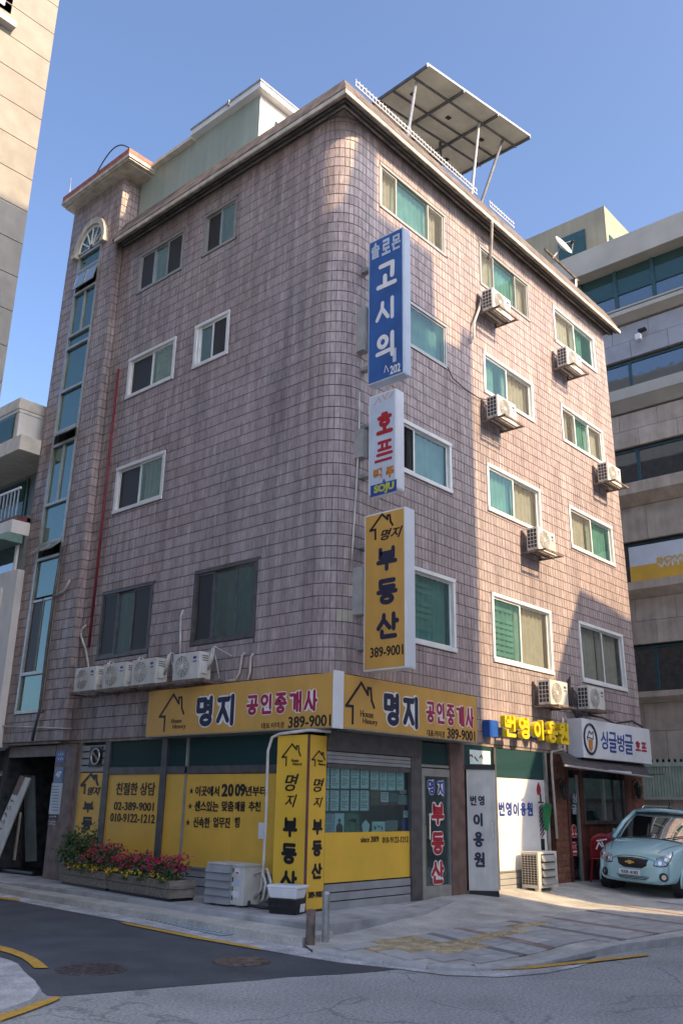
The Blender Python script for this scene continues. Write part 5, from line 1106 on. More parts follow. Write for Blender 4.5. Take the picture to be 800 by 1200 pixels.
pipe('cable', 'grey cable hung along the underside line of the far beer hall sign top', [GY(u, v, -.2) for u, v in ((684, 826), (690, 838), (705, 841), (720, 848), (740, 845), (752, 852))], .022, K['cable'], 'cable')
for k in range(4): pipe('cable', ['outermost', 'second', 'third', 'innermost'][k]+' black cable bundled left of the shaded air conditioner over the beer sign', [Vector((7.28-.05*k, -.08, 4.15-.05*k)), Vector((7.16-.04*k, -.12, 3.9)), Vector((7.2-.03*k, -.12, 3.55)), Vector((7.45-.02*k, -.12, 3.33))], .02, K['cable'], 'cable', group='black cables beside the shaded air conditioner')
pipe('wall_pipe', 'grey pipe turning down between the barber window and the brick pillar', [Vector((6.95, -.03, 3.3)), Vector((6.95, -.03, 2.68)), Vector((6.4, -.04, 2.60)), Vector((6.36, -.05, 2.4)), Vector((6.42, -.05, 1.0))], .026, K['pipe'])
pipe('drain_pipe', 'dark downpipe along the right edge of the stair window', [GX(u, v, TD-.05) for u, v in ((73, 640), (63, 700), (55, 760), (47, 830), (38, 868))], .03, K['bronze'])
pipe('cable', 'thin grey cable lying along the bottom of the stair tower wall', [GX(u, v, TD-.03) for u, v in ((3, 851), (30, 852), (60, 853), (84, 854))], .014, K['pipe'], 'cable')
pipe('wall_pipe', 'curved grey pipe stub near the foot of the stair tower', [GX(u, v, TD-.04) for u, v in ((66, 698), (76, 692), (82, 680))], .025, K['pipe'])
# big grey unit on the porch
p0 = GZ(241, 1059, .17); gx, gy_ = -.68, 1.75
t = thing('air_conditioner', 'large grey air conditioner with louvered panels and stickers on the porch', 'air conditioner', (gx, gy_, .17)); tag(t, group='air conditioners standing on the ground')
MB().box((gx, .98, .20), (gx+.33, 1.72, .72)).build('casing', K['acwhite'], t, bevel=.01)
MB().box((gx-.02, .96, .715), (gx+.35, 1.74, .735)).build('top', K['acwhite'], t)
for k in range(5): MB().hexa([(gx-.06, 1.22, .2+k*.102), (gx, 1.22, .2+k*.102), (gx, 1.73, .2+k*.102), (gx-.06, 1.73, .2+k*.102), (gx-.03, 1.22, .295+k*.102), (gx, 1.22, .295+k*.102), (gx, 1.73, .295+k*.102), (gx-.03, 1.73, .295+k*.102)]).build('louver', K['louver'], t)
PA = (gx-.001, 0, 0)
for k, (a, c, m_) in enumerate(((1.06, 1.16, 'paint_white'), (1.05, 1.17, 'hofblue'), (1.06, 1.18, 'paint_white'))): MB().box((gx-.004, a, .60-.15*k), (gx-.001, c, .68-.15*k)).build('sticker', K[m_], t)
MB().box((gx-.005, 1.08, .61), (gx-.004, 1.14, .63)).build('sticker_print', K['red'], t)
for k in range(4): MB().box((gx-.006, 1.185, .26+k*.12), (gx, 1.205, .32+k*.12)).build('side_clip', K['black'], t)
for y in (1.05, 1.6): MB().box((gx-.01, y, .17), (gx+.36, y+.05, .20)).build('foot', K['rust'], t)
B = MB(); P = [Vector((gx+.2, .97, .6)), Vector((gx+.18, .80, .66)), Vector((gx+.16, .70, .5)), Vector((gx+.16, .74, .3)), Vector((gx+.2, .86, .24))]; B.tube(P, .02, 8); B.tube([q+Vector((.05, -.05, .02)) for q in P], .02, 8); tag(B.build('hose', K['pipe'], smooth=True), 'pair of white looped hoses beside the grey porch air conditioner', 'hose')
B = MB(); B.tube([Vector((gx+.1, .95, .25)), Vector((gx+.0, .85, .22)), Vector((gx+.1, .70, .2)), Vector((gx+.25, .6, .19)), Vector((gx+.2, .4, .19))], .022, 6); tag(B.build('cable', K['cable'], smooth=True), 'black cable tangle on the porch behind the fish box', 'cable')
# barber unit on feet
bx0 = 5.92
t = thing('air_conditioner', 'white louvered air conditioner on block feet outside the barber window', 'air conditioner', (bx0+.3, -.2, .2)); tag(t, group='air conditioners standing on the ground')
yb = -.42
q0 = WP(631, 1037); ax0 = GY(631, 1030, -.42).x; zb_ = .215
MB().box((ax0, -.42, zb_), (ax0+.68, -.08, zb_+.60)).build('casing', K['acwhite'], t, bevel=.01)
MB().box((ax0+.10, -.425, zb_+.05), (ax0+.58, -.418, zb_+.56)).build('fan_opening', K['dark'], t)
for k in range(4): MB().hexa([(ax0+.1, -.47, zb_+.06+k*.125), (ax0+.58, -.47, zb_+.06+k*.125), (ax0+.58, -.425, zb_+.09+k*.125), (ax0+.1, -.425, zb_+.09+k*.125), (ax0+.1, -.48, zb_+.07+k*.125), (ax0+.58, -.48, zb_+.07+k*.125), (ax0+.58, -.43, zb_+.165+k*.125), (ax0+.1, -.43, zb_+.165+k*.125)]).build('louver', K['acgrey'], t)
MB().box((ax0-.004, -.39, zb_+.05), (ax0-.001, -.10, zb_+.55)).build('coil_side', K['fin'], t)
B = MB()
for k in range(13): B.box((ax0-.012, -.40, zb_+.05+k*.04), (ax0-.004, -.09, zb_+.058+k*.04))
for k in range(6): B.box((ax0-.013, -.40+k*.06, zb_+.04), (ax0-.003, -.393+k*.06, zb_+.56))
B.build('side_grille', K['lip'], t)
for x, y in ((.06, -.36), (.55, -.36), (.06, -.1), (.55, -.1)): MB().disc((ax0+x, y, .13), Z, .055, .095, 10).build('foot', K['lip'], t)
# broom
b0 = GY(632, 1000, -.06); b1_ = GY(634, 958, -.05)
t = thing('broom', 'green bristled broom standing upside down beside the barber pole', 'broom', (b0.x+.3, -.08, .25))
bq = GY(643, 1000, -.1).x
B = MB(); B.tube([(bq-.02, -.14, .22), (bq+.02, -.06, 1.25)], .012, 6); B.build('handle', K['planter'], t)
B = MB(); B.hexa([(bq-.01, -.07, 1.15), (bq+.05, -.07, 1.15), (bq+.05, -.04, 1.15), (bq-.01, -.04, 1.15), (bq-.09, -.08, 1.42), (bq+.15, -.08, 1.42), (bq+.15, -.04, 1.42), (bq-.09, -.04, 1.42)]); B.build('head', K['greenbroom'], t)
B = MB()
for k in range(70): f = random.random(); B.tube([(bq-.01+.06*f, -.075, 1.14), (bq-.15+.34*f, -.09+random.uniform(-.02, .03), 1.60+random.uniform(-.07, .05))], .006, 4)
tag(B.build('bristles', K['greenbroom'], t), kind='stuff')
# ================================================================== PORCH THINGS
# fish box on a black crate
t = thing('crate', 'black plastic crate with a white label under the white box', 'crate', (-.6, .15, .17))
def tray(o, w0, d0, w1, d1, z0, z1): # o = front middle; tapered box standing on the porch, front edge runs along cu
    P = []
    for z, w_, d_ in ((z0, w0, d0), (z1, w1, d1)):
        c = o-cd_*(d_-d0)/2; P += [Vector((*(c-cu*w_/2).xy, z)), Vector((*(c+cu*w_/2).xy, z)), Vector((*(c+cu*w_/2+cd_*d_).xy, z)), Vector((*(c-cu*w_/2+cd_*d_).xy, z))]
    return P
cu = Vector((-.78+.66, .36+.07, 0)).normalized()*-1; cd_ = Vector((-cu.y, cu.x, 0)); cd_ = cd_ if cd_.x > 0 else -cd_; co_ = Vector((-.735, .145, 0))
MB().hexa(tray(co_, .40, .24, .45, .28, .172, .36)).build('crate_body', K['black'], t, recalc=True, bevel=.012)
for k in range(3): q = co_-cd_*.012+cu*(-.14+.11*k); MB().hexa(tray(q, .07, .02, .07, .02, .25, .32)).build('slot', K['cable'], t, recalc=True)
q = co_+cu*.216+cd_*.08; MB().hexa([q+Z*.2, q+cd_*.13+Z*.2, q+cd_*.13+cu*.006+Z*.2, q+cu*.006+Z*.2, q+cu*.012+Z*.30, q+cd_*.13+cu*.012+Z*.30, q+cd_*.13+cu*.018+Z*.30, q+cu*.018+Z*.30]).build('crate_label', K['paint_white'], t, recalc=True)
t = thing('fish_box', 'white styrofoam box with a recessed lid resting on the black crate', 'box', (-.6, .15, .37))
MB().hexa(tray(co_, .40, .24, .46, .29, .363, .49)).build('tray', K['styro'], t, recalc=True, bevel=.012)
MB().hexa(tray(co_-cd_*.02, .49, .31, .48, .30, .492, .525)).build('lid', K['styro'], t, recalc=True, bevel=.01)
MB().hexa(tray(co_+cd_*.03+cu*.02, .34, .19, .33, .18, .5255, .530)).build('lid_recess', K['hofblue'], t, recalc=True)
# bollard
bb = WP(381, 1104); t = thing('bollard', 'slim grey steel bollard on the pavement right of the yellow column', 'bollard', bb)
B = MB(); B.tube([bb-Z*.05, bb+Z*.52], .045, 14); B.build('post', K['steel'], t, smooth=False); MB().disc(bb+Z*.52, Z, .05, .03, 14, .03).build('cap', K['steel'], t)
# planters
def planter(a, c, label):
    a, c = Vector(a), Vector(c); U = (c-a).normalized(); V = Vector((-U.y, U.x, 0)); L_ = (c-a).length
    if V.x < 0: V = -V
    t = thing('planter', label, 'planter', (a+c)/2, 'two wooden flower planters on the porch'); W_ = .46
    for k in range(2):
        z0, z1 = .215+k*.125, .215+(k+1)*.125-.008; e0, e1 = .03*(1-k*.5), .03*(1-(k+1)*.5)
        MB().hexa([a+U*e0+V*e0+Z*(z0-.0), a+U*(L_-e0)+V*e0+Z*z0, a+U*(L_-e0)+V*(e0+.025)+Z*z0, a+U*e0+V*(e0+.025)+Z*z0, a+U*e1+V*e1+Z*z1, a+U*(L_-e1)+V*e1+Z*z1, a+U*(L_-e1)+V*(e1+.025)+Z*z1, a+U*e1+V*(e1+.025)+Z*z1]).build('plank', K['planter'], t, recalc=True)
        for q in (0, L_-.025):
            MB().ob(a+Z*z0, U, V, Z, (q+(e0 if q == 0 else -e0)*.8, q+.025+(e0 if q == 0 else -e0)*.8), (.03, W_), (0, z1-z0)).build('plank', K['planter'], t)
    MB().ob(a+Z*.17, U, V, Z, (.05, L_-.05), (.05, W_), (0, .045)).build('base', K['black'], t)
    MB().ob(a+Z*.17, U, V, Z, (.03, L_-.03), (.03, W_-.02), (.2, .25)).build('soil', K['soil'], t)
    MB().ob(a+Z*.17, U, V, Z, (0, L_), (W_-.03, W_), (.05, .28)).build('rear_plank', K['planter'], t)
    return a, U, V, L_
pA, pB, pC = Vector((-.62, 5.72, .0)), Vector((-.80, 4.05, 0)), Vector((-1.0, 2.20, 0))
A1 = planter(pA, pB+Vector((0, .02, 0)), 'left wooden planter, beside the brown entrance pillar'); A2 = planter(pB, pC, 'right wooden planter with its end toward the grey air conditioner')
def leafq(B, p, s, rng=1):
    n_ = Vector((random.gauss(0, 1), random.gauss(0, 1), random.gauss(0, 1)+.4)).normalized(); a = n_.orthogonal().normalized(); a = Matrix.Rotation(random.random()*6.28, 3, n_) @ a; b_ = n_.cross(a)
    B.face([p-a*s, p+b_*s*.45, p+a*s, p-b_*s*.45])
def plant(name, label, cat, base, w_, h, nleaf, ls, fl=None, nf=0, fs=.02, topz=None, group=None):
    t = thing(name, label, cat, base, group); base = Vector(base)
    B = MB()
    for k in range(7):
        a = random.random()*6.28; r_ = w_*random.uniform(.2, .8); e = base+Vector((math.cos(a)*r_, math.sin(a)*r_, h*random.uniform(.6, .95))); B.tube([base, base.lerp(e, .5)+Vector((0, 0, .05)), e], .006, 4)
    B.build('stem', K['stem'], t)
    tips = []
    B = MB(); cl = [(random.random()*6.28, random.random()**.5*w_, random.uniform(.25, 1)*h) for _ in range(14)]
    for k in range(nleaf):
        a, r_, z_ = random.choice(cl); p = base+Vector((math.cos(a)*r_+random.gauss(0, w_*.2), math.sin(a)*r_+random.gauss(0, w_*.2), max(.01, z_*(1-.25*(r_/w_)**2)+random.gauss(0, h*.12)))); leafq(B, p, ls*random.uniform(.6, 1.3)); tips.append(p)
    tag(B.build('foliage', K['leaf'], t), kind='stuff')
    if fl:
        B = MB()
        for k in range(nf):
            a = random.random()*6.28; r_ = w_*random.random()**.5; p = base+Vector((math.cos(a)*r_*1.1, math.sin(a)*r_*1.1, h*random.uniform(.45, 1.12)))
            for q in range(4): leafq(B, p+Vector((random.gauss(0, fs*.6), random.gauss(0, fs*.6), random.gauss(0, fs*.5))), fs)
        tag(B.build('blossom', K[fl], t), kind='stuff')
    return t
def onp(A, f, v, z=.40): a, U, V, L_ = A; p = a+U*L_*f+V*v; p.z = z; return p
plant('leafy_shrub', 'tall dark green leafy shrub at the pillar end of the flower planters', 'shrub', onp(A1, .10, .22), .26, .62, 900, .04)
plant('leafy_shrub', 'thin tall green sprig rising behind the shrub in front of the yellow film', 'shrub', onp(A1, .3, .32), .13, .66, 160, .035)
labs = ['leftmost', 'second', 'third', 'fourth', 'fifth', 'sixth', 'rightmost']
for k in range(7):
    A, f = (A1, .42+.22*k) if k < 3 else (A2, .1+.26*(k-3))
    plant('flowering_plant', labs[k]+' crimson pink flowering plant of the back row in the wooden planters', 'plant', onp(A, min(f, .95), .26+random.uniform(-.05, .05)), random.choice([.15, .19, .22]), random.choice([.30, .36, .44]), 420, .028, 'pinkflower', random.choice([45, 70, 95]), .024, group='crimson flowers in the planters')
for k in range(7):
    A, f = (A1, .28+.24*k) if k < 3 else (A2, .08+.27*(k-3))
    plant('flowering_plant', labs[k]+' low yellow flowering plant along the front edge of the planters', 'plant', onp(A, min(f, .95), .08, .39), .15, .12, 260, .024, 'yellowflower', 26 if k < 5 else 12, .022, group='yellow flowers in the planters')
# plaques on the entrance pillar
PE = (-.021, 0, 0)
q = quadpx(None, 'address_plaque', K['blue3d'], PE, UL, 66.5, 880, 76.5, 893, .008); tag(q, 'small rounded address plaque, upper one on the entrance pillar', 'plaque'); scr(q, K['paint_white'], (68, 882, 75, 891.5), (-.03, 0, 0), UL, 2)
q = quadpx(None, 'number_plate', K['signblue'], PE, UL, 64.5, 899, 74.5, 917, .008); tag(q, 'blue building number plate below the address plaque', 'plaque'); tpl(q, '47', K['paint_white'], (65.8, 904, 72.8, 911), (-.03, 0, 0), UL, bold=.06)
q = quadpx(None, 'paper_notice', K['hofblue'], PE, UL, 59.5, 917.5, 72, 954, .005); tag(q, 'long pale paper notice taped to the entrance pillar', 'notice')
for k in range(9): quadpx(q, 'print_line', K['paper_ink'], (-.027, 0, 0), UL, 61+.0*k, 921+k*3.5, 69.5-.15*k, 922+k*3.5, .001)
q = quadpx(None, 'camera_sticker', K['black'], PE, UL, 57.5, 954.5, 67.5, 960, .005); tag(q, 'small black and white sticker under the paper notice', 'sticker'); scr(q, K['paint_white'], (58.5, 955.5, 66.5, 958.5), (-.027, 0, 0), UL)
q = quadpx(None, 'address_sticker', K['brownwall'], PE, UL, 56.5, 961, 66.5, 968, .004); tag(q, 'faint two line white lettering sticker lowest on the pillar', 'sticker'); scr(q, K['paint_white'], (57.5, 962, 65.5, 967), (-.026, 0, 0), UL, 2)
# leaning notice board and planks in the entrance
def leaning(name, label, cat, pts, th, m, ax):
    B = MB(); B.prism(pts, ax, th); return tag(B.build(name, m, recalc=True), label, cat)
lx = -.06
P4 = [GX(u, v, lx) for u, v in ((24, 909), (35.5, 912), (-4, 1012), (-17, 1004))]
lb_ = leaning('notice_board', 'long white lettered notice board leaning diagonally in the entrance', 'board', P4, .03, K['acwhite'], X)
d_ = (P4[3]-P4[0]).normalized(); e_ = (P4[1]-P4[0]).normalized(); nn_ = -X
MB().ob(P4[0], d_, e_, nn_, (.0, .42), (.01, .2), (.001, .008)).build('emblem_panel', K['brownpaper'], lb_)
for k in range(8): scrawl(lb_, K['ink'], P4[0]+d_*(.55+.16*k)+e_*.105+nn_*.002, e_, -d_, .15, .12, .004, 1)
leaning('plank', 'slim pale stick propped in the entrance beside the notice board', 'plank', [GX(u, v, .25) for u, v in ((23, 952), (24.5, 952), (17, 1008), (15, 1008))], .03, K['lip'], X)
leaning('door_leaf', 'grey green door leaf standing ajar in the dark entrance', 'door', [GX(u, v, .35) for u, v in ((28, 908), (39.5, 909), (41.5, 1009), (30, 1010))], .04, K['doorgrey'], X)
leaning('wall_panel', 'white horizontal panel inside the dark entrance at far left', 'panel', [GX(u, v, .6) for u, v in ((-6, 902), (18, 903), (18, 909), (-6, 909.5))], .04, K['acwhite'], X)
B = MB(); B.box((.1, 7.75, .13), (.5, 9.6, .21)); tag(B.build('rubber_trough', K['black'], bevel=.03), 'low dark trough lying at the foot of the leaning board', 'trough')
B = MB(); P = [GX(u, v, .5) for u, v in ((20, 930), (26, 930), (24, 1008), (3, 1008))]; B.prism(P, X, .03); tag(B.build('board', K['woodred'], recalc=True), 'dark brown board standing behind the pale stick in the entrance', 'board')
# ================================================================== ROOF THINGS
t = thing('roof_railing', 'low white picket railing along the right roof edge', 'railing', (3, 0, 14.42))
for x0_, x1_ in ((.30, 4.45), (4.95, 6.02)):
    MB().box((x0_, -.02, 14.55), (x1_, .0, 14.57)).build('rail', K['white'], t); MB().box((x0_, -.02, 14.44), (x1_, .0, 14.46)).build('rail', K['white'], t)
    n_ = int((x1_-x0_)/.1); me = None
    for k in range(n_+1):
        if me is None: o = MB().box((x0_-.008, -.025, 14.43), (x0_+.010, -.02, 14.60)).build('picket', K['steel'], t); me = o
        else: o = me.copy(); COL.objects.link(o)
        o.location = (k*.1, 0, 0)
t = thing('railing_base', 'flat railing foot strip', 'trim', (3, .1, 14.4)); bpy.data.objects.remove(t)
sA = Vector((3.195, .4, 17.38)); sB = Vector((6.67, -.197, 17.38)); sV = Vector((0, 0, 0))
sU = (sB-sA).normalized(); sn = Vector((-sU.y, sU.x, 0)); sV = (sn*2.44+Z*.352).normalized(); SL_, SW_ = (sB-sA).length, 2.47; sN = sU.cross(sV)
t = thing('solar_array', 'solar panel array on slanted struts above the roof edge', 'solar panels', (4.9, 1.2, 14.45))
for i in range(3):
    for j in range(2):
        m_ = MB().ob(sA, sU, sV, sN, (SL_*i/3+.01, SL_*(i+1)/3-.01), (SW_*j/2+.01, SW_*(j+1)/2-.01), (0, .035)).build('panel', K['solarback'], t)
        MB().ob(sA, sU, sV, sN, (SL_*i/3+.4, SL_*i/3+.52), (SW_*j/2+.9, SW_*j/2+1.0), (-.02, 0)).build('junction_box', K['black'], m_)
MB().ob(sA, sU, sV, sN, (-.01, SL_+.01), (-.02, .01), (0, .04)).build('front_trim', K['signwhite'], t)
for i in range(4): MB().ob(sA, sU, sV, sN, (SL_*i/3-.022, SL_*i/3+.022), (-.03, SW_), (-.07, -.005)).build('beam', K['solarframe'], t)
for v_ in (.42, 1.2, 1.62, 2.3): MB().ob(sA, sU, sV, sN, (0, SL_), (v_-.018, v_+.018), (-.12 if v_ != 1.2 else -.04, -.072 if v_ != 1.2 else -.003)).build('purlin', K['solarframe'], t)
def sp(a, b_): return sA+sU*a+sV*b_-sN*.1
for (top, foot, m_) in ((sp(.15, .5), GY(477, 147, .1), 'steel'), (sp(2.2, .45), GY(551, 222, .1), 'steel'), (sp(3.1, .5), GY(562, 228, .1), 'solarframe')):
    MB().tube([top, foot-Z*.3], .035, 8).build('strut', K[m_], t)
tp_ = sA+sU*2.2+sV*1.8; MB().tube([tp_, Vector((tp_.x, tp_.y, 14.2))], .04, 8).build('post', K['solarframe'], t)
MB().tube([sA+sU*.4+sV*2.3, Vector(((sA+sU*.4+sV*2.3).x, (sA+sV*2.3).y, 14.2))], .04, 8).build('post', K['solarframe'], t)
# satellite dish
dc = GY(657, 290, .3); t = thing('satellite_dish', 'cream oval satellite dish on a slanted pole at the roof edge', 'satellite dish', GY(675, 330, .3)-Z*.5)
dn = (Vector((-.10, -.90, .42))).normalized(); da = dn.orthogonal().normalized(); db = dn.cross(da)
B = MB(); n1, n2 = 6, 24
B.grid(lambda a, c: dc+(da*math.cos(2*math.pi*a)+db*math.sin(2*math.pi*a))*.31*max(c, .02)+dn*.10*c*c, 24, 5); B.build('reflector', K['dish'], t, smooth=True)
B = MB(); B.tube([GY(638, 292, .3), GY(677, 329, .3)], .035, 6); B.build('cross_pole', K['rust'], t)
B = MB(); B.tube([GY(674, 328, .3), GY(673.5, 336, .3)-Z*.3], .03, 6); B.tube([GY(647, 303, .3), dc-dn*.03], .025, 6); B.build('mast', K['steel'], t)
B = MB(); e_ = dc+dn*.34+db*.1; B.tube([dc+db*.30+dn*.10, e_], .012, 5); B.tube([dc-da*.29+dn*.09, e_], .008, 5); B.build('feed_arm', K['steel'], t); MB().disc(e_, -dn, .035, .1, 8).build('feed_horn', K['black'], t)
pipe('antenna_wire', 'thin wire aerial on the tower roof by the red edge', [Vector((-.3, 9.0, 15.9)), Vector((-.32, 9.02, 16.6))], .008, K['steel'], 'aerial')
# ================================================================== NEIGHBOUR BUILDINGS
# tan office building behind on the right: faces -x on the plane x=16
XB = 16.0
hz = lambda v, u=760: GX(u, v, XB).z
ob_ = thing('office_building', 'tan stone office building with long window bands behind on the right', 'building', (20, 2, .1))
Y0, Y1 = -6.0, 9.0
MB().box((XB+.3, Y0, 0), (XB+9, Y1, hz(290))).build('core', K['dark'], ob_)
bands = [('wall', hz(960)-1.5, hz(935)), ('slabwall', hz(890), hz(824)), ('ledge', hz(824), hz(812)), ('win', hz(812), hz(756)), ('wall', hz(754), hz(700)), ('ledge', hz(700), hz(683)), ('sign', hz(683), hz(633)), ('wall', hz(631), hz(590)),
         ('ledge', hz(590), hz(566)), ('win', hz(566), hz(520)), ('wall', hz(518), hz(478)), ('ledge', hz(476), hz(453)), ('win', hz(452), hz(414)), ('cladding', hz(412), hz(372)), ('ledge', hz(370), hz(359))]
BAY = 1.9
pm = {}
for kind, z0, z1 in bands:
    if kind in ('wall', 'slabwall', 'cladding'):
        mk = K['bggrey'] if kind == 'cladding' else K['bgstone']
        rows_ = max(1, round((z1-z0)/.75)); MB().box((XB+.1, Y0, z0), (XB+.3, Y1, z1)).build('backing', K['joint'], ob_)
        for r_ in range(rows_):
            za, zb2 = z0+(z1-z0)*r_/rows_, z0+(z1-z0)*(r_+1)/rows_; base = None
            for k in range(int((Y1-Y0)/1.25)):
                a = Y0+k*1.25+(.6 if r_ % 2 else 0)
                if base is None: base = MB().box((XB, Y0+.006, za+.006), (XB+.1, Y0+1.244, zb2-.006)).build('panel', mk, ob_); o = base
                else: o = base.copy(); COL.objects.link(o)
                o.location = (random.uniform(-.003, .003), a-Y0, 0)
    elif kind == 'ledge':
        B = MB(); B.hexa([(XB-.05, Y0, z0), (XB+.3, Y0, z0), (XB+.3, Y1, z0), (XB-.05, Y1, z0), (XB-.38, Y0, z0+(z1-z0)*.45), (XB+.3, Y0, z0+(z1-z0)*.45), (XB+.3, Y1, z0+(z1-z0)*.45), (XB-.38, Y1, z0+(z1-z0)*.45)])
        B.box((XB-.40, Y0, z0+(z1-z0)*.45), (XB+.3, Y1, z1)); B.build('ledge', K['bgplaster'] if z0 > hz(480) else K['bgstone'], ob_)
    else:
        y = Y0; i = 0
        while y < Y1-.1:
            yb_ = min(y+BAY, Y1); fr = MB().box((XB+.12, y, z0), (XB+.2, y+.09, z1)).build('window', K['bgframe'], ob_)
            MB().box((XB+.12, y+.09, z1-.07), (XB+.2, yb_, z1)).build('frame', K['bgframe'], fr); MB().box((XB+.12, y+.09, z0), (XB+.2, yb_, z0+.05)).build('frame', K['bgframe'], fr)
            MB().box((XB+.16, y+.09, z0+.05), (XB+.17, yb_, z1-.07)).build('pane', K['bgglass'], fr)
            if i % 3 != 1: B = MB(); hh = random.uniform(.5, .95); a0 = y+.1+random.uniform(0, .4); B.grid(lambda p, q: (XB+.24+.02*math.sin(p*40), a0+p*random.choice([.7])*1.1, z1-.08-(z1-z0-.1)*hh*q), 20, 1); B.build('curtain', K['curtain_teal'], fr)
            y += BAY; i += 1
# top storey glazing in two rows, roof beam
zt0, zt1, zt2, zt3 = GX(800, 343, XB).z, GX(800, 316, XB).z, GX(800, 286, XB).z, GX(800, 257, XB).z
y = Y0; i = 0
while y < Y1-.1:
    fr = MB().box((XB+.05, y, zt0), (XB+.15, y+.12, zt2)).build('window', K['bgframe'], ob_)
    MB().box((XB+.06, y+.12, zt1-.04), (XB+.15, y+1.3, zt1+.05)).build('transom', K['bgframe'], fr)
    MB().box((XB+.10, y+.12, zt1+.05), (XB+.11, y+1.3, zt2)).build('pane', K['skyglass'], fr)
    MB().box((XB+.10, y+.12, zt0), (XB+.11, y+1.3, zt1-.04)).build('pane', K['bgglass'], fr)
    if i % 3: MB().box((XB+.3-.02, y+.15, zt0), (XB+.299, y+1.25, zt1-.06)).build('blind', K['curtain_teal'], fr)
    y += 1.3; i += 1
MB().box((XB-.45, Y0, zt2), (XB+.4, Y1, zt3)).build('roof_beam', K['bgplaster'], ob_)
MB().box((XB-.40, Y0, zt0-.10), (XB+.3, Y1, zt0)).build('ledge', K['bgplaster'], ob_)
MB().box((XB+.3, Y0, zt2), (XB+9, Y1, zt3-.05)).build('roof', K['bgplaster'], ob_)
phc = GX(707, 241, XB+.7)
ph_ = MB().box((XB+.7, phc.y, zt3-.1), (XB+7, phc.y+3.6, phc.z)).build('penthouse', K['ochre'], ob_)
pq = (XB+.695, 0, 0)
wq = quadpx(ob_, 'penthouse_window', K['bgframe'], (XB+.69, 0, 0), UL, 654, 274, 687, 322, .02); quadpx(wq, 'pane', K['skyglass'], (XB+.66, 0, 0), UL, 670, 279, 686, 315, .01); quadpx(wq, 'pane', K['skyglass'], (XB+.66, 0, 0), UL, 655, 290, 668, 322, .01)
g0 = GY(713, 275, phc.y-.01); g1_ = GY(727, 291, phc.y-.01)
MB().box((g0.x, phc.y-.03, zt3), (g1_.x+.6, phc.y-.01, g0.z)).build('pane', K['skyglass'], wq)
# banner in the sign band
zs0, zs1 = hz(683)+.05, hz(633)-.12
bn = MB().box((XB+.02, -4, zs0), (XB+.06, GX(735, 660, XB).y-.05, zs1)).build('banner', K['signwhite']); tag(bn, 'white and yellow window banner high on the tan office building', 'banner')
zm_ = zs0+(zs1-zs0)*.46; MB().box((XB+.012, -4, zs0), (XB+.02, GX(735, 660, XB).y-.05, zm_)).build('yellow_half', K['yellow'], bn)
text(bn, 'BOWM MALLM', K['yellow'], (XB+.01, .0, zm_+.09), UL, Z, 2.6, .15, .004, .02); text(bn, 'WITH WORLD', K['signwhite'], (XB+.01, .0, zm_-.09), UL, Z, 2.6, .15, .006, .02)
# green slatted screen at street level with a slotted top
fe = thing('slat_fence', 'pale green vertical slat fence at street level in front of the tan office building', 'fence', (XB-.3, 1, hz(935)))
zf0, zf1 = hz(935), hz(899); base = None; FX = XB-.25
MB().box((FX+.05, Y0, zf0), (FX+.08, 5, zf1)).build('backing', K['slat'], fe)
for k in range(100):
    if base is None: base = MB().box((FX, -4.0, zf0+.02), (FX+.04, -3.93, zf1)).build('slat', K['slat'], fe); o = base
    else: o = base.copy(); COL.objects.link(o)
    o.location = (0, k*.085, 0)
MB().box((FX-.03, Y0, zf0-.05), (FX+.05, 5, zf0+.02)).build('bottom_rail', K['bgplaster'], fe); MB().box((FX-.03, Y0, zf1), (FX+.08, 5, zf1+.12)).build('top_rail', K['slat'], fe)
base = None
for k in range(50):
    if base is None: base = MB().box((FX+.0, -4.0, zf1+.12), (FX+.05, -3.92, hz(890))).build('cap_post', K['bgplaster'], fe); o = base
    else: o = base.copy(); COL.objects.link(o)
    o.location = (0, k*.17, 0)
sc_ = thing('security_camera', 'small white security camera under the top ledge of the tan office building', 'camera', GX(748, 396, XB-.3))
p = GX(748, 396, XB-.2); MB().box(p+Vector((-.12, -.09, -.09)), p+Vector((.05, .09, .12))).build('camera_body', K['paint_white'], sc_, bevel=.02); MB().tube([p+Z*.1, p+Vector((.2, -.1, .28))], .03, 6).build('arm', K['steel'], sc_); MB().box(p+Vector((-.05, -.25, .22)), p+Vector((.1, .0, .30))).build('mount', K['black'], sc_)
# white house beyond the stair tower
XW = -.30
vz = lambda v, u=0: GX(u, v, XW).z
wb = thing('white_house', 'white plastered house with a balcony railing beyond the tiled corner building', 'house', (3, 12, .1))
yR = 9.08
zr0, zr1 = vz(476, 25), vz(466, 25)
zsl0, zsl1 = vz(530, 44), vz(513, 46)
XR = -.64; yq = GX(25, 466, XR).y; zr0, zr1 = GX(25, 477, XR).z, GX(25, 466, XR).z
MB().box((XR+.04, yq+.04, zsl1), (5, 18, zr0)).build('upper_wall', K['plaster'], wb)
MB().box((XR-.02, yq, zr0), (5, 18, zr1)).build('cornice', K['cream'], wb); MB().box((XR+.01, yq+.02, zr0-.08), (5, 18, zr0)).build('cornice_mould', K['plaster'], wb)
MB().box((XW-.38, yR-.02, zsl0), (5, 18, zsl1)).build('balcony_roof', K['cream'], wb)
zb0 = vz(606, 30); 
MB().box((XW+.7, yR, zb0), (5, 18, zsl0)).build('balcony_wall', K['doorgrey'], wb)
q = MB().box((XW+.66, 10.4, zb0+.1), (XW+.70, 16, zsl0-.1)).build('balcony_window', K['bgframe'], wb)
for k in range(4): MB().box((XW+.64, 10.5+k*1.3, zb0+.15), (XW+.66, 11.7+k*1.3, zsl0-.15)).build('pane', K['skyglass'], q)
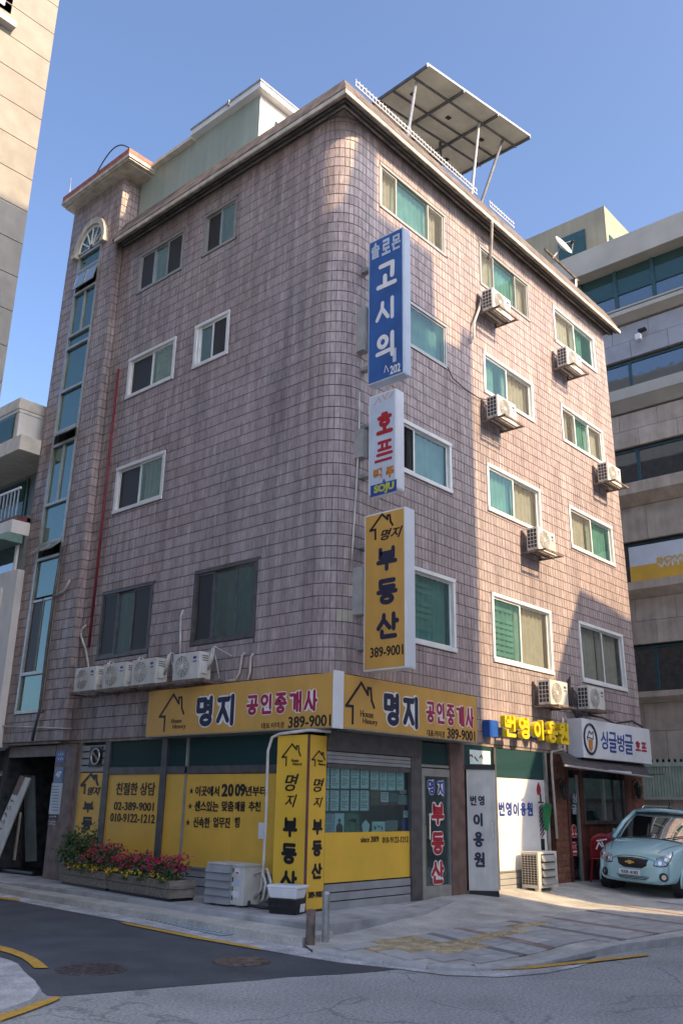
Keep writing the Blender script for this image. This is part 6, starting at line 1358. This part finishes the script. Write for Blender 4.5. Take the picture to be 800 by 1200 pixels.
MB().box((XW-.2, yR, zb0-.12), (5, 18, zb0)).build('balcony_floor', K['maroon'], wb); MB().box((XW-.3, yR-.01, zb0-.42), (5, 18, zb0-.12)).build('balcony_edge', K['plaster'], wb)
B = MB(); B.hexa([(XW-.75, yR, zb0-.62), (XW, yR, zb0-.62), (XW, 18, zb0-.62), (XW-.75, 18, zb0-.62), (XW-.35, yR, zb0-.42), (XW, yR, zb0-.42), (XW, 18, zb0-.42), (XW-.35, 18, zb0-.42)]); B.build('canopy', K['teal_awning'], wb)
rl = MB().box((XW-.22, yR, zb0+.62), (XW-.18, 18, zb0+.67)).build('balcony_railing', K['white'], wb)
for k in range(40): MB().box((XW-.215, yR+.05+k*.16, zb0), (XW-.19, yR+.08+k*.16, zb0+.62)).build('baluster', K['steel'], rl)
zw1, zw0 = vz(620, 28), vz(668, 20)
MB().box((XW+.05, yR, zw0), (5, 18, zw1+.35)).build('middle_wall', K['doorgrey'], wb)
for k in range(3):
    q = MB().box((XW-.01, 9.25+k*2.1, zw0+.02), (XW+.04, 9.33+k*2.1, zw1)).build('window', K['white'], wb); MB().box((XW-.01, 9.33+k*2.1, zw1-.06), (XW+.04, 11.2+k*2.1, zw1)).build('frame', K['white'], q); MB().box((XW+.0, 9.33+k*2.1, zw0+.02), (XW+.01, 11.2+k*2.1, zw1-.06)).build('pane', K['bgglass'], q)
MB().box((XW-.03, yR-.03, 2.55), (5, 18, zw0)).build('lower_wall', K['plaster'], wb)
MB().box((XW+.9, yR+.05, .1), (5, 18, 2.55)).build('ground_floor_wall', K['dark'], wb); MB().box((XW-.0, 10.2, .1), (XW+.35, 10.55, 2.55)).build('pillar', K['bgplaster'], wb)
q = MB().box((XW-.06, 9.6, zw0-1.6), (XW-.03, 11.2, zw0-.35)).build('window', K['white'], wb); MB().box((XW-.07, 9.68, zw0-1.52), (XW-.06, 11.12, zw0-.43)).build('pane', K['bgglass'], q)
q = quadpx(wb, 'window', K['bgframe'], (XR+.03, 0, 0), UL, -16, 494, 15, 528, .02); quadpx(q, 'pane', K['skyglass'], (XR+.0, 0, 0), UL, -14, 497, 13.5, 526, .01)
# beige granite building at upper left; its lit side faces the camera
xe = -5.0; e = GX(40, 200, xe); yb2 = e.y
gb = thing('granite_building', 'tall beige granite clad building at the upper left edge', 'building', (-9, yb2+4, .05))
MB().box((-16, yb2+.03, 0), (xe-.0, yb2+12, 26)).build('core', K['granite'], gb)
vs_ = [440, 412, 384, 345, 313, 245, 211, 175, 142, 107, 78, 45, 8, -28]
zl = [GY(40, v, yb2).z for v in (210, 175)]
ph1 = GY(51, 142, yb2).z; pitch = .5*((GY(57, 107, yb2).z-GY(45, 175, yb2).z))
zbase = ph1-pitch*8; base = None
ux = [xe, xe-1.05]+[xe-1.05-.95*k for k in range(1, 10)]
n_ = 0
k_lo = -int((zbase-.1)/pitch); SB = MB(); cells = []
for k in range(k_lo, 60):
    z0 = zbase+k*pitch
    if z0 > 25.5: break
    for ci, (a, c) in enumerate(zip(ux, ux[1:])):
        if k in (12, 13, 14, 15) and c < xe-1.3: continue
        cells.append((ci+.15*abs(k-9), a, c, z0))
cells.sort()
for i, (_, a, c, z0) in enumerate(cells):
    P = (c+.006, yb2-.0, z0+.006), (a-.006 if a != xe else a, yb2+.03, z0+pitch-.006)
    if i < 290: MB().box(*P).build('stone_panel', K['granite'], gb)
    else: SB.box(*P)
tag(SB.build('stone_cladding', K['granite'], gb), kind='stuff')
# window of that building at the picture's top left corner
c = GY(8, 12, yb2-.02)
q = MB().box((c.x-1.4, yb2-.0, c.z-.0), (GY(14, 10, yb2).x, yb2+.1, c.z+1.6)).build('window', K['bronze'], gb)
MB().box((c.x-1.3, yb2-.012, c.z+.06), (GY(5, 10, yb2).x, yb2-.002, c.z+1.5)).build('pane', K['bgglass'], q)
MB().box((c.x-1.5, yb2-.12, GY(12, 36, yb2).z), (GY(14.5, 36, yb2).x, yb2+.02, GY(12, 29, yb2).z)).build('window_sill', K['acgrey'], q)
# buildings across the right street (behind the camera): they keep the lower storeys in shade
def far_building(name, label, poly, y0_, y1_, m_):
    t = thing(name, label, 'building', (sum(p[0] for p in poly)/len(poly), (y0_+y1_)/2, 0))
    B = MB(); B.prism([(x, y0_, z) for x, z in poly], -Y, y0_-y1_); B.build('wall', m_, t, recalc=True)
    x0_, x1_ = min(p[0] for p in poly), max(p[0] for p in poly); zt_ = min(p[1] for p in poly if p[1] > 5)
    for fl in range(1, int(zt_/3)):
        for k in range(int((x1_-x0_)/2.6)):
            a = x0_+.8+k*2.6
            if a+1.5 > x1_-.3: continue
            q_ = MB().box((a, y0_-.0, fl*3+.9), (a+1.5, y0_+.06, fl*3+2.2)).build('window', K['white'], t); MB().box((a+.08, y0_+.06, fl*3+.98), (a+1.42, y0_+.07, fl*3+2.12)).build('pane', K['bgglass'], q_)
    return t
k1, k2 = .11*12, 8.4
far_building('apartment_block', 'grey rendered block across the street behind the viewpoint', [(-8.5, -.3), (4.02+k1, -.3), (4.02+k1, 10.75+k2), (3.72+k1, 10.85+k2), (3.6+k1, 10.3+k2), (2.78+k1, 10.2+k2), (2.72+k1, 12.0+k2), (.95+k1, 12.0+k2), (.95+k1, 13.4+k2), (.42+k1, 13.4+k2), (.42+k1, 11.9+k2), (-1.5, 11.9+k2), (-1.6, 18.6), (-5.3, 18.6), (-5.4, 10.8), (-8.5, 10.8)], -12, -22, K['greyblock'])
far_building('corner_house', 'setback roofed house across the street to the right', [(5.3+k1, -.4), (28, -.4), (28, 5.7+k2), (10.8+k1, 5.9+k2), (8.17+k1, 6.2+k2), (5.45+k1, 1.9+k2), (5.3+k1, 1.5+k2)], -12, -20, K['cream'])
# ================================================================== CAR
car = thing('parked_car', 'small pale blue hatchback parked nose out beside the beer hall', 'car', (0, 0, 0))
def loft(B, secs, n):
    for s_ in secs:
        pass
def lerps(T, x):
    for (a, va), (b_, vb) in zip(T, T[1:]):
        if x <= b_: f = (x-a)/(b_-a); f = max(0, min(1, f)); return va+(vb-va)*f
    return T[-1][1]
Wt = [(0, .50), (.06, .62), (.16, .70), (.3, .755), (.5, .79), (.8, .80), (2.9, .80), (3.35, .76), (3.55, .66)]
Ht = [(0, .56), (.05, .66), (.12, .735), (.3, .83), (.55, .90), (.85, .955), (1.1, 1.0), (2.6, 1.05), (3.4, 1.05), (3.55, .9)]
Cr = [(0, .03), (.2, .05), (.8, .05), (3.5, .04)]
sx_ = [0, .03, .07, .12, .18, .26, .38, .52, .70, .88, 1.05, 1.4, 1.9, 2.4, 2.9, 3.2, 3.4, 3.5, 3.55]
def section(x):
    w_, h, c = lerps(Wt, x), lerps(Ht, x), lerps(Cr, x)
    fz = .24 if x > .1 else .30-.06*x/.1
    P = [(0, fz), (w_*.8, fz), (w_*.97, fz+.05), (w_*1.0, .42), (w_*1.0, .55), (w_*.985, min(.66, h-.03)), (w_*.955, h-.07), (w_*.90, h-.02), (w_*.80, h+.005), (w_*.55, h+c*.7), (w_*.25, h+c*.95), (0, h+c)]
    P = [(y, min(z, h+c)) for y, z in P]
    return P
B = MB(); N_ = 12
rows_ = []
for x in sx_:
    P = section(x); full_ = [(-y, z) for y, z in reversed(P)]+P[1:][::1]
    full_ = [(y, z) for y, z in P]+[(-y, z) for y, z in reversed(P[1:-1])]
    i = len(B.v)
    for (y, z) in full_:
        dx = 0
        if x < .12: dx = (y/.62)**2*.10+max(0, (z-.5))*.25*(1-x/.12)       # rounded nose
        if x == 0 and z < .35: dx += .03
        B.v.append(Vector((x+dx, y, z)))
    rows_.append((i, len(full_)))
for (a, n_), (b_, _) in zip(rows_, rows_[1:]):
    for k in range(n_): B.f.append((a+k, b_+k, b_+(k+1) % n_, a+(k+1) % n_))
B.f.append(tuple(range(rows_[0][0], rows_[0][0]+rows_[0][1]))); a, n_ = rows_[-1]; B.f.append(tuple(reversed(range(a, a+n_))))
body = B.build('body', K['carpaint'], car, recalc=True, smooth=True)
md = body.modifiers.new('s', 'SUBSURF'); md.levels = 1; md.render_levels = 2
# greenhouse: dark glass with painted roof and pillars
def gh(x, zf):   # half width at height fraction
    return .70-.13*zf
base_z = .97; roof_z = 1.49
gp = {'wl': (.86, base_z-.02), 'wt': (1.52, roof_z-.05), 'rt': (3.15, roof_z-.03), 'rb': (3.5, 1.02)}
B = MB()
pts = [gp['wl'], gp['wt'], gp['rt'], gp['rb']]
B.grid(lambda a, c: Vector((gp['wl'][0]+(gp['wt'][0]-gp['wl'][0])*c-.07*(1-(2*a-1)**2)*(1-c*.5), (2*a-1)*(.70-.13*c), gp['wl'][1]+(gp['wt'][1]-gp['wl'][1])*c+.03*math.sin(c*math.pi))), 12, 6); B.build('windscreen', K['carglass'], car, smooth=True)
for s_ in (-1, 1):
    B = MB(); B.prism([(1.0, s_*.74, 1.0), (1.62, s_*.62, roof_z-.06), (3.05, s_*.61, roof_z-.05), (3.45, s_*.72, 1.05)], Vector((0, -s_, 0)), .01); B.build('side_window', K['carglass'], car, recalc=True)
    B = MB(); B.tube([(.80, s_*.73, .955), (1.15, s_*.685, 1.24), (1.5, s_*.60, roof_z-.035)], .045, 8, r1=.04); B.build('pillar', K['carpaint'], car, smooth=True)
    for x in (2.05, 3.0): MB().tube([(x, s_*.755, 1.0), (x+.08, s_*.63, roof_z-.03)], .04, 6).build('pillar', K['carpaint'] if x > 2.5 else K['black'], car)
    B = MB(); B.tube([(1.62, s_*.52, roof_z+.0), (1.72, s_*.52, roof_z+.07), (2.9, s_*.52, roof_z+.07), (3.05, s_*.52, roof_z+.0)], .016, 8); B.build('roof_rail', K['chrome'], car, smooth=True)
    m_ = MB(); m_.hexa([(1.10, s_*.73, 1.0), (1.18, s_*.73, 1.0), (1.20, s_*.92, 1.01), (1.12, s_*.92, 1.01), (1.10, s_*.73, 1.06), (1.18, s_*.73, 1.07), (1.20, s_*.91, 1.12), (1.12, s_*.91, 1.11)]); mo = m_.build('wing_mirror', K['carpaint'], car, recalc=True, bevel=.02)
B = MB(); B.grid(lambda a, c: Vector((1.48+a*1.75, (2*c-1)*.61, roof_z-.045+.055*(1-(2*c-1)**2)**.5*(.4+.6*math.sin(min(1, a*2.2+.25)*math.pi/2))+.012)), 12, 12); ro = B.build('roof', K['carpaint'], car, smooth=True)
B = MB(); B.tube([(1.49+.0, -.60, roof_z-.03), (1.47, -.3, roof_z+.0), (1.46, 0, roof_z+.01), (1.47, .3, roof_z+.0), (1.49, .60, roof_z-.03)], .035, 8); B.build('windscreen_header', K['carpaint'], car, smooth=True)
B = MB(); B.tube([(1.72, 0, roof_z+.03), (1.80, 0, roof_z+.17)], .01, 5); B.disc((1.72, 0, roof_z+.01), Z, .03, .03, 8, .02); B.build('aerial', K['black'], car)
MB().box((1.0, -.6, .5), (3.3, .6, .98)).build('cabin_floor', K['dark'], car)
for s_ in (-1, 1): st_ = MB().box((1.75, s_*.33-.2, .9), (1.9, s_*.33+.2, 1.32)).build('seat', K['cable'], car, bevel=.04)
B = MB(); B.tube([Vector((1.32+.02*math.cos(a*math.pi/8), .33+.17*math.sin(a*math.pi/8), 1.06+.17*math.cos(a*math.pi/8))) for a in range(17)], .012, 6); B.build('steering_wheel', K['black'], car)
B = MB(); B.tube([(.80, .3, .99), (.98, -.25, 1.08)], .01, 5); B.tube([(.80, -.25, .99), (.98, -.66, 1.08)], .01, 5); B.build('wiper', K['black'], car)
from mathutils.bvhtree import BVHTree
dg_ = bpy.context.evaluated_depsgraph_get(); dg_.update(); BT = BVHTree.FromObject(body, dg_)
def onbody(y, z, d=(1, 0, 0), off=.0):
    h = BT.ray_cast(Vector((-1.5, y, z))-Vector((0, d[1], d[2]))*1.5, Vector(d).normalized())
    return (h[0]+h[1]*off) if h[0] else None
def nose(y, z): return (y/.62)**2*.10+max(0, z-.5)*.25
def facept(y, z):
    """front surface point for a given y,z on the nose"""
    a = abs(y); x = nose(y, z)
    if a > .5: x += (a-.5)*1.0
    if z > .60: x += (z-.60)*.9
    return Vector((x-.006, y, z))
def decal(name, poly, m_, off=.008, parent=car, d=(1, 0, 0)):
    P = []
    for (a, b_) in zip(poly, poly[1:]+poly[:1]):
        for k in range(4): P.append((a[0]+(b_[0]-a[0])*k/4, a[1]+(b_[1]-a[1])*k/4))
    cy, cz = sum(p[0] for p in poly)/len(poly), sum(p[1] for p in poly)/len(poly); n_ = len(P); B = MB(); R_ = 5
    for r_ in range(R_+1):
        for (y, z) in P:
            f = 1-r_/R_*.98; q = onbody(cy+(y-cy)*f, cz+(z-cz)*f, d, off if r_ else -.01)
            B.v.append(q if q else Vector((.3, y, z)))
    for r_ in range(R_):
        for k in range(n_): B.f.append((r_*n_+k, r_*n_+(k+1) % n_, (r_+1)*n_+(k+1) % n_, (r_+1)*n_+k))
    B.f.append(tuple(R_*n_+k for k in range(n_)))
    return B.build(name, m_, parent, recalc=True, smooth=False)
def patch(name, poly, m_, off=.0, d=.01, parent=car):
    return decal(name, poly, m_, max(.006, off*.35), parent)
gr = patch('grille', [(-.34, .67), (0, .69), (.34, .67), (.30, .54), (.20, .49), (-.20, .49), (-.30, .54)], K['black'], .03)
patch('grille_bar', [(-.31, .655), (.31, .655), (.31, .645), (-.31, .645)], K['rust'], .036)
# bow shaped gold badge
B = MB(); c_ = facept(0, .60)+Vector((-.05, 0, 0)); B.prism([c_+Vector((0, y, z)) for y, z in ((-.09, -.014), (-.035, -.014), (-.03, -.032), (.035, -.032), (.03, -.014), (.085, -.014), (.09, .014), (.04, .014), (.035, .032), (-.03, .032), (-.035, .014), (-.085, .014))], -X, .012); B.build('badge', K['gold'], car, recalc=True)
B = MB(); pl_ = MB().box((-.062, -.20, .385), (-.048, .20, .475)).build('number_plate', K['signwhite'], car, bevel=.003)
text(pl_, '93보 4182', K['ink'], (-.063, .0, .43), -Y, Z, .33, .062, .003, .03)
patch('lower_grille', [(-.36, .375), (.36, .375), (.28, .285), (-.28, .285)], K['black'], .02)
for k in range(3): patch('grille_slat', [(-.34+.02*k, .36-.026*k), (.34-.02*k, .36-.026*k), (.33-.02*k, .35-.026*k), (-.33+.02*k, .35-.026*k)], K['carpaint'], .032)
for s_ in (-1, 1):
    hp = [(s_*.40, .56), (s_*.52, .54), (s_*.64, .57), (s_*.725, .66), (s_*.765, .80), (s_*.76, .845), (s_*.66, .80), (s_*.52, .715), (s_*.42, .64)]
    dd_ = (1, -s_*.25, -.05)
    decal('lamp_surround', [(y+(y-s_*.58)*.07, z+(z-.68)*.09) for y, z in hp], K['black'], .010, car, dd_)
    hl = decal('headlight', hp, K['lampglass'], .018, car, dd_)
    q1, q2 = onbody(s_*.53, .62, dd_, .0), onbody(s_*.64, .69, dd_, .0)
    for q, r_ in ((q1, .048), (q2, .04)):
        if q: MB().disc(q+Vector((-.012, s_*.01, .0)), Vector((-1, s_*.35, .2)), r_, .014, 14, r_*.75).build('lamp_reflector', K['chrome'], hl)
    MB().disc(Vector((.115, s_*.555, .385)), Vector((-.8, s_*.6, 0)), .075, .03, 14).build('fog_lamp_housing', K['black'], car); MB().disc(Vector((.088, s_*.575, .385)), Vector((-.8, s_*.6, 0)), .045, .02, 14).build('fog_lamp', K['chrome'], car)
    for x in (.66, 3.0):
        wl = MB().disc((x, s_*.62, .285), Y*s_, .285, .185, 28).build('wheel', K['tyre'], car, bevel=.0)
        MB().disc((x, s_*.806, .285), Y*s_, .19, .006, 24).build('rim', K['acgrey'], wl)
        for k in range(7): a = 2*math.pi*k/7; MB().tube([(x+.03*math.cos(a), s_*.818, .285+.03*math.sin(a)), (x+.18*math.cos(a), s_*.815, .285+.18*math.sin(a))], .018, 5).build('spoke', K['chrome'], wl)
        B = MB(); B.tube([Vector((x+.325*math.cos(a*math.pi/14), s_*.785, .285+.325*math.sin(a*math.pi/14))) for a in range(-1, 16)], .022, 6); B.build('wheel_arch', K['carpaint'], car, smooth=True)
        MB().disc((x, s_*.60, .29), Y*s_, .33, .197, 24).build('wheel_well', K['black'], car)
    B = MB(); B.box((1.0, s_*.803-.002, .45), (1.03, s_*.803+.002, .95)); B.box((2.1, s_*.803-.002, .45), (2.115, s_*.803+.002, .95)); B.build('door_gap', K['black'], car)
    MB().box((1.9, s_*.80, .86), (2.02, s_*.825, .89)).build('door_handle', K['carpaint'], car, bevel=.006)
def ontop(x, y):
    h = BT.ray_cast(Vector((x, y, 3)), Vector((0, 0, -1))); return h[0]+Z*.002 if h[0] else Vector((x, y, .9))
for s_ in (-1, 1): B = MB(); B.tube([ontop(.10+.07*k, s_*(.43+.028*k)) for k in range(10)], .005, 5); B.build('bonnet_seam', K['black'], car)
B = MB(); B.tube([ontop(.085+.02*abs(k)/5, k*.088) for k in range(-5, 6)], .005, 5); B.build('bonnet_seam', K['black'], car)
B = MB(); B.tube([ontop(.78+.0*k, k*.13) for k in range(-5, 6)], .012, 5); B.build('cowl', K['black'], car)
for k in range(2): B = MB(); B.tube([ontop(.25+.05*q, (1 if k else -1)*(.28+.012*q)) for q in range(10)], .006, 5); B.build('bonnet_crease', K['carpaint'], car)
zc_ = .045; car.location = (6.78, -1.30, zc_); car.rotation_euler = (rad(2.2), 0, rad(-2))
# red plastic chairs
def chair(loc, rz, lab, m_, tilt=0):
    t = thing('plastic_chair', lab, 'chair', (0, 0, 0), 'red plastic chairs beside the car')
    B = MB(); B.grid(lambda a, c: Vector(((a-.5)*.46*(1-.15*c), .22+.10*c-.05*math.sin(a*math.pi), .42+.46*c-.12*c*c*(2*a-1)**2)), 10, 8); bk = B.build('backrest', m_, t, smooth=True); mo = bk.modifiers.new('s', 'SOLIDIFY'); mo.thickness = .012
    MB().box((-.23, -.22, .41), (.23, .24, .435)).build('seat', m_, t, bevel=.01)
    for x in (-1, 1):
        for y in (-1, 1): MB().tube([(x*.19, y*.19, .42), (x*.24, y*.24, 0)], .02, 6).build('leg', m_, t)
        B = MB(); B.tube([(x*.23, .22, .62), (x*.26, 0, .64), (x*.24, -.2, .60), (x*.22, -.22, .42)], .018, 6); B.build('armrest', m_, t, smooth=True)
    t.location = loc; t.rotation_euler = (0, 0, rz); t.scale = (1.1, 1.1, 1.06); return t
c_ = WP(703, 1030); 
cx1 = GY(706, 985, -.28).x; t = chair((cx1, -.28, .17), rad(112), 'red plastic chair with white lettering on its back, nearest the beer hall door', K['redplastic'])
strokes(t, K['signwhite'], (0, .325, .66), -X, Z, [[(-.10, -.06), (-.05, .05), (0, -.02)], [(0, .06), (.04, -.05), (.09, .03)], [(-.08, .08), (.08, .11)]], .022, .01)
chair((GY(722, 985, -.3).x, -.3, .17), rad(104), 'faded pink plastic chair between two red ones', K['pinkplastic'])
chair((GY(736, 980, -.25).x, -.25, .17), rad(118), 'red plastic chair farthest from the beer hall door', K['redplastic'])
tag(quadpx(None, 'wall_sticker', K['signblue'], (0, -.02, 0), UR, 744.5, 953, 748.5, 961, .01), 'small blue box on the end pillar under the lantern', 'box')
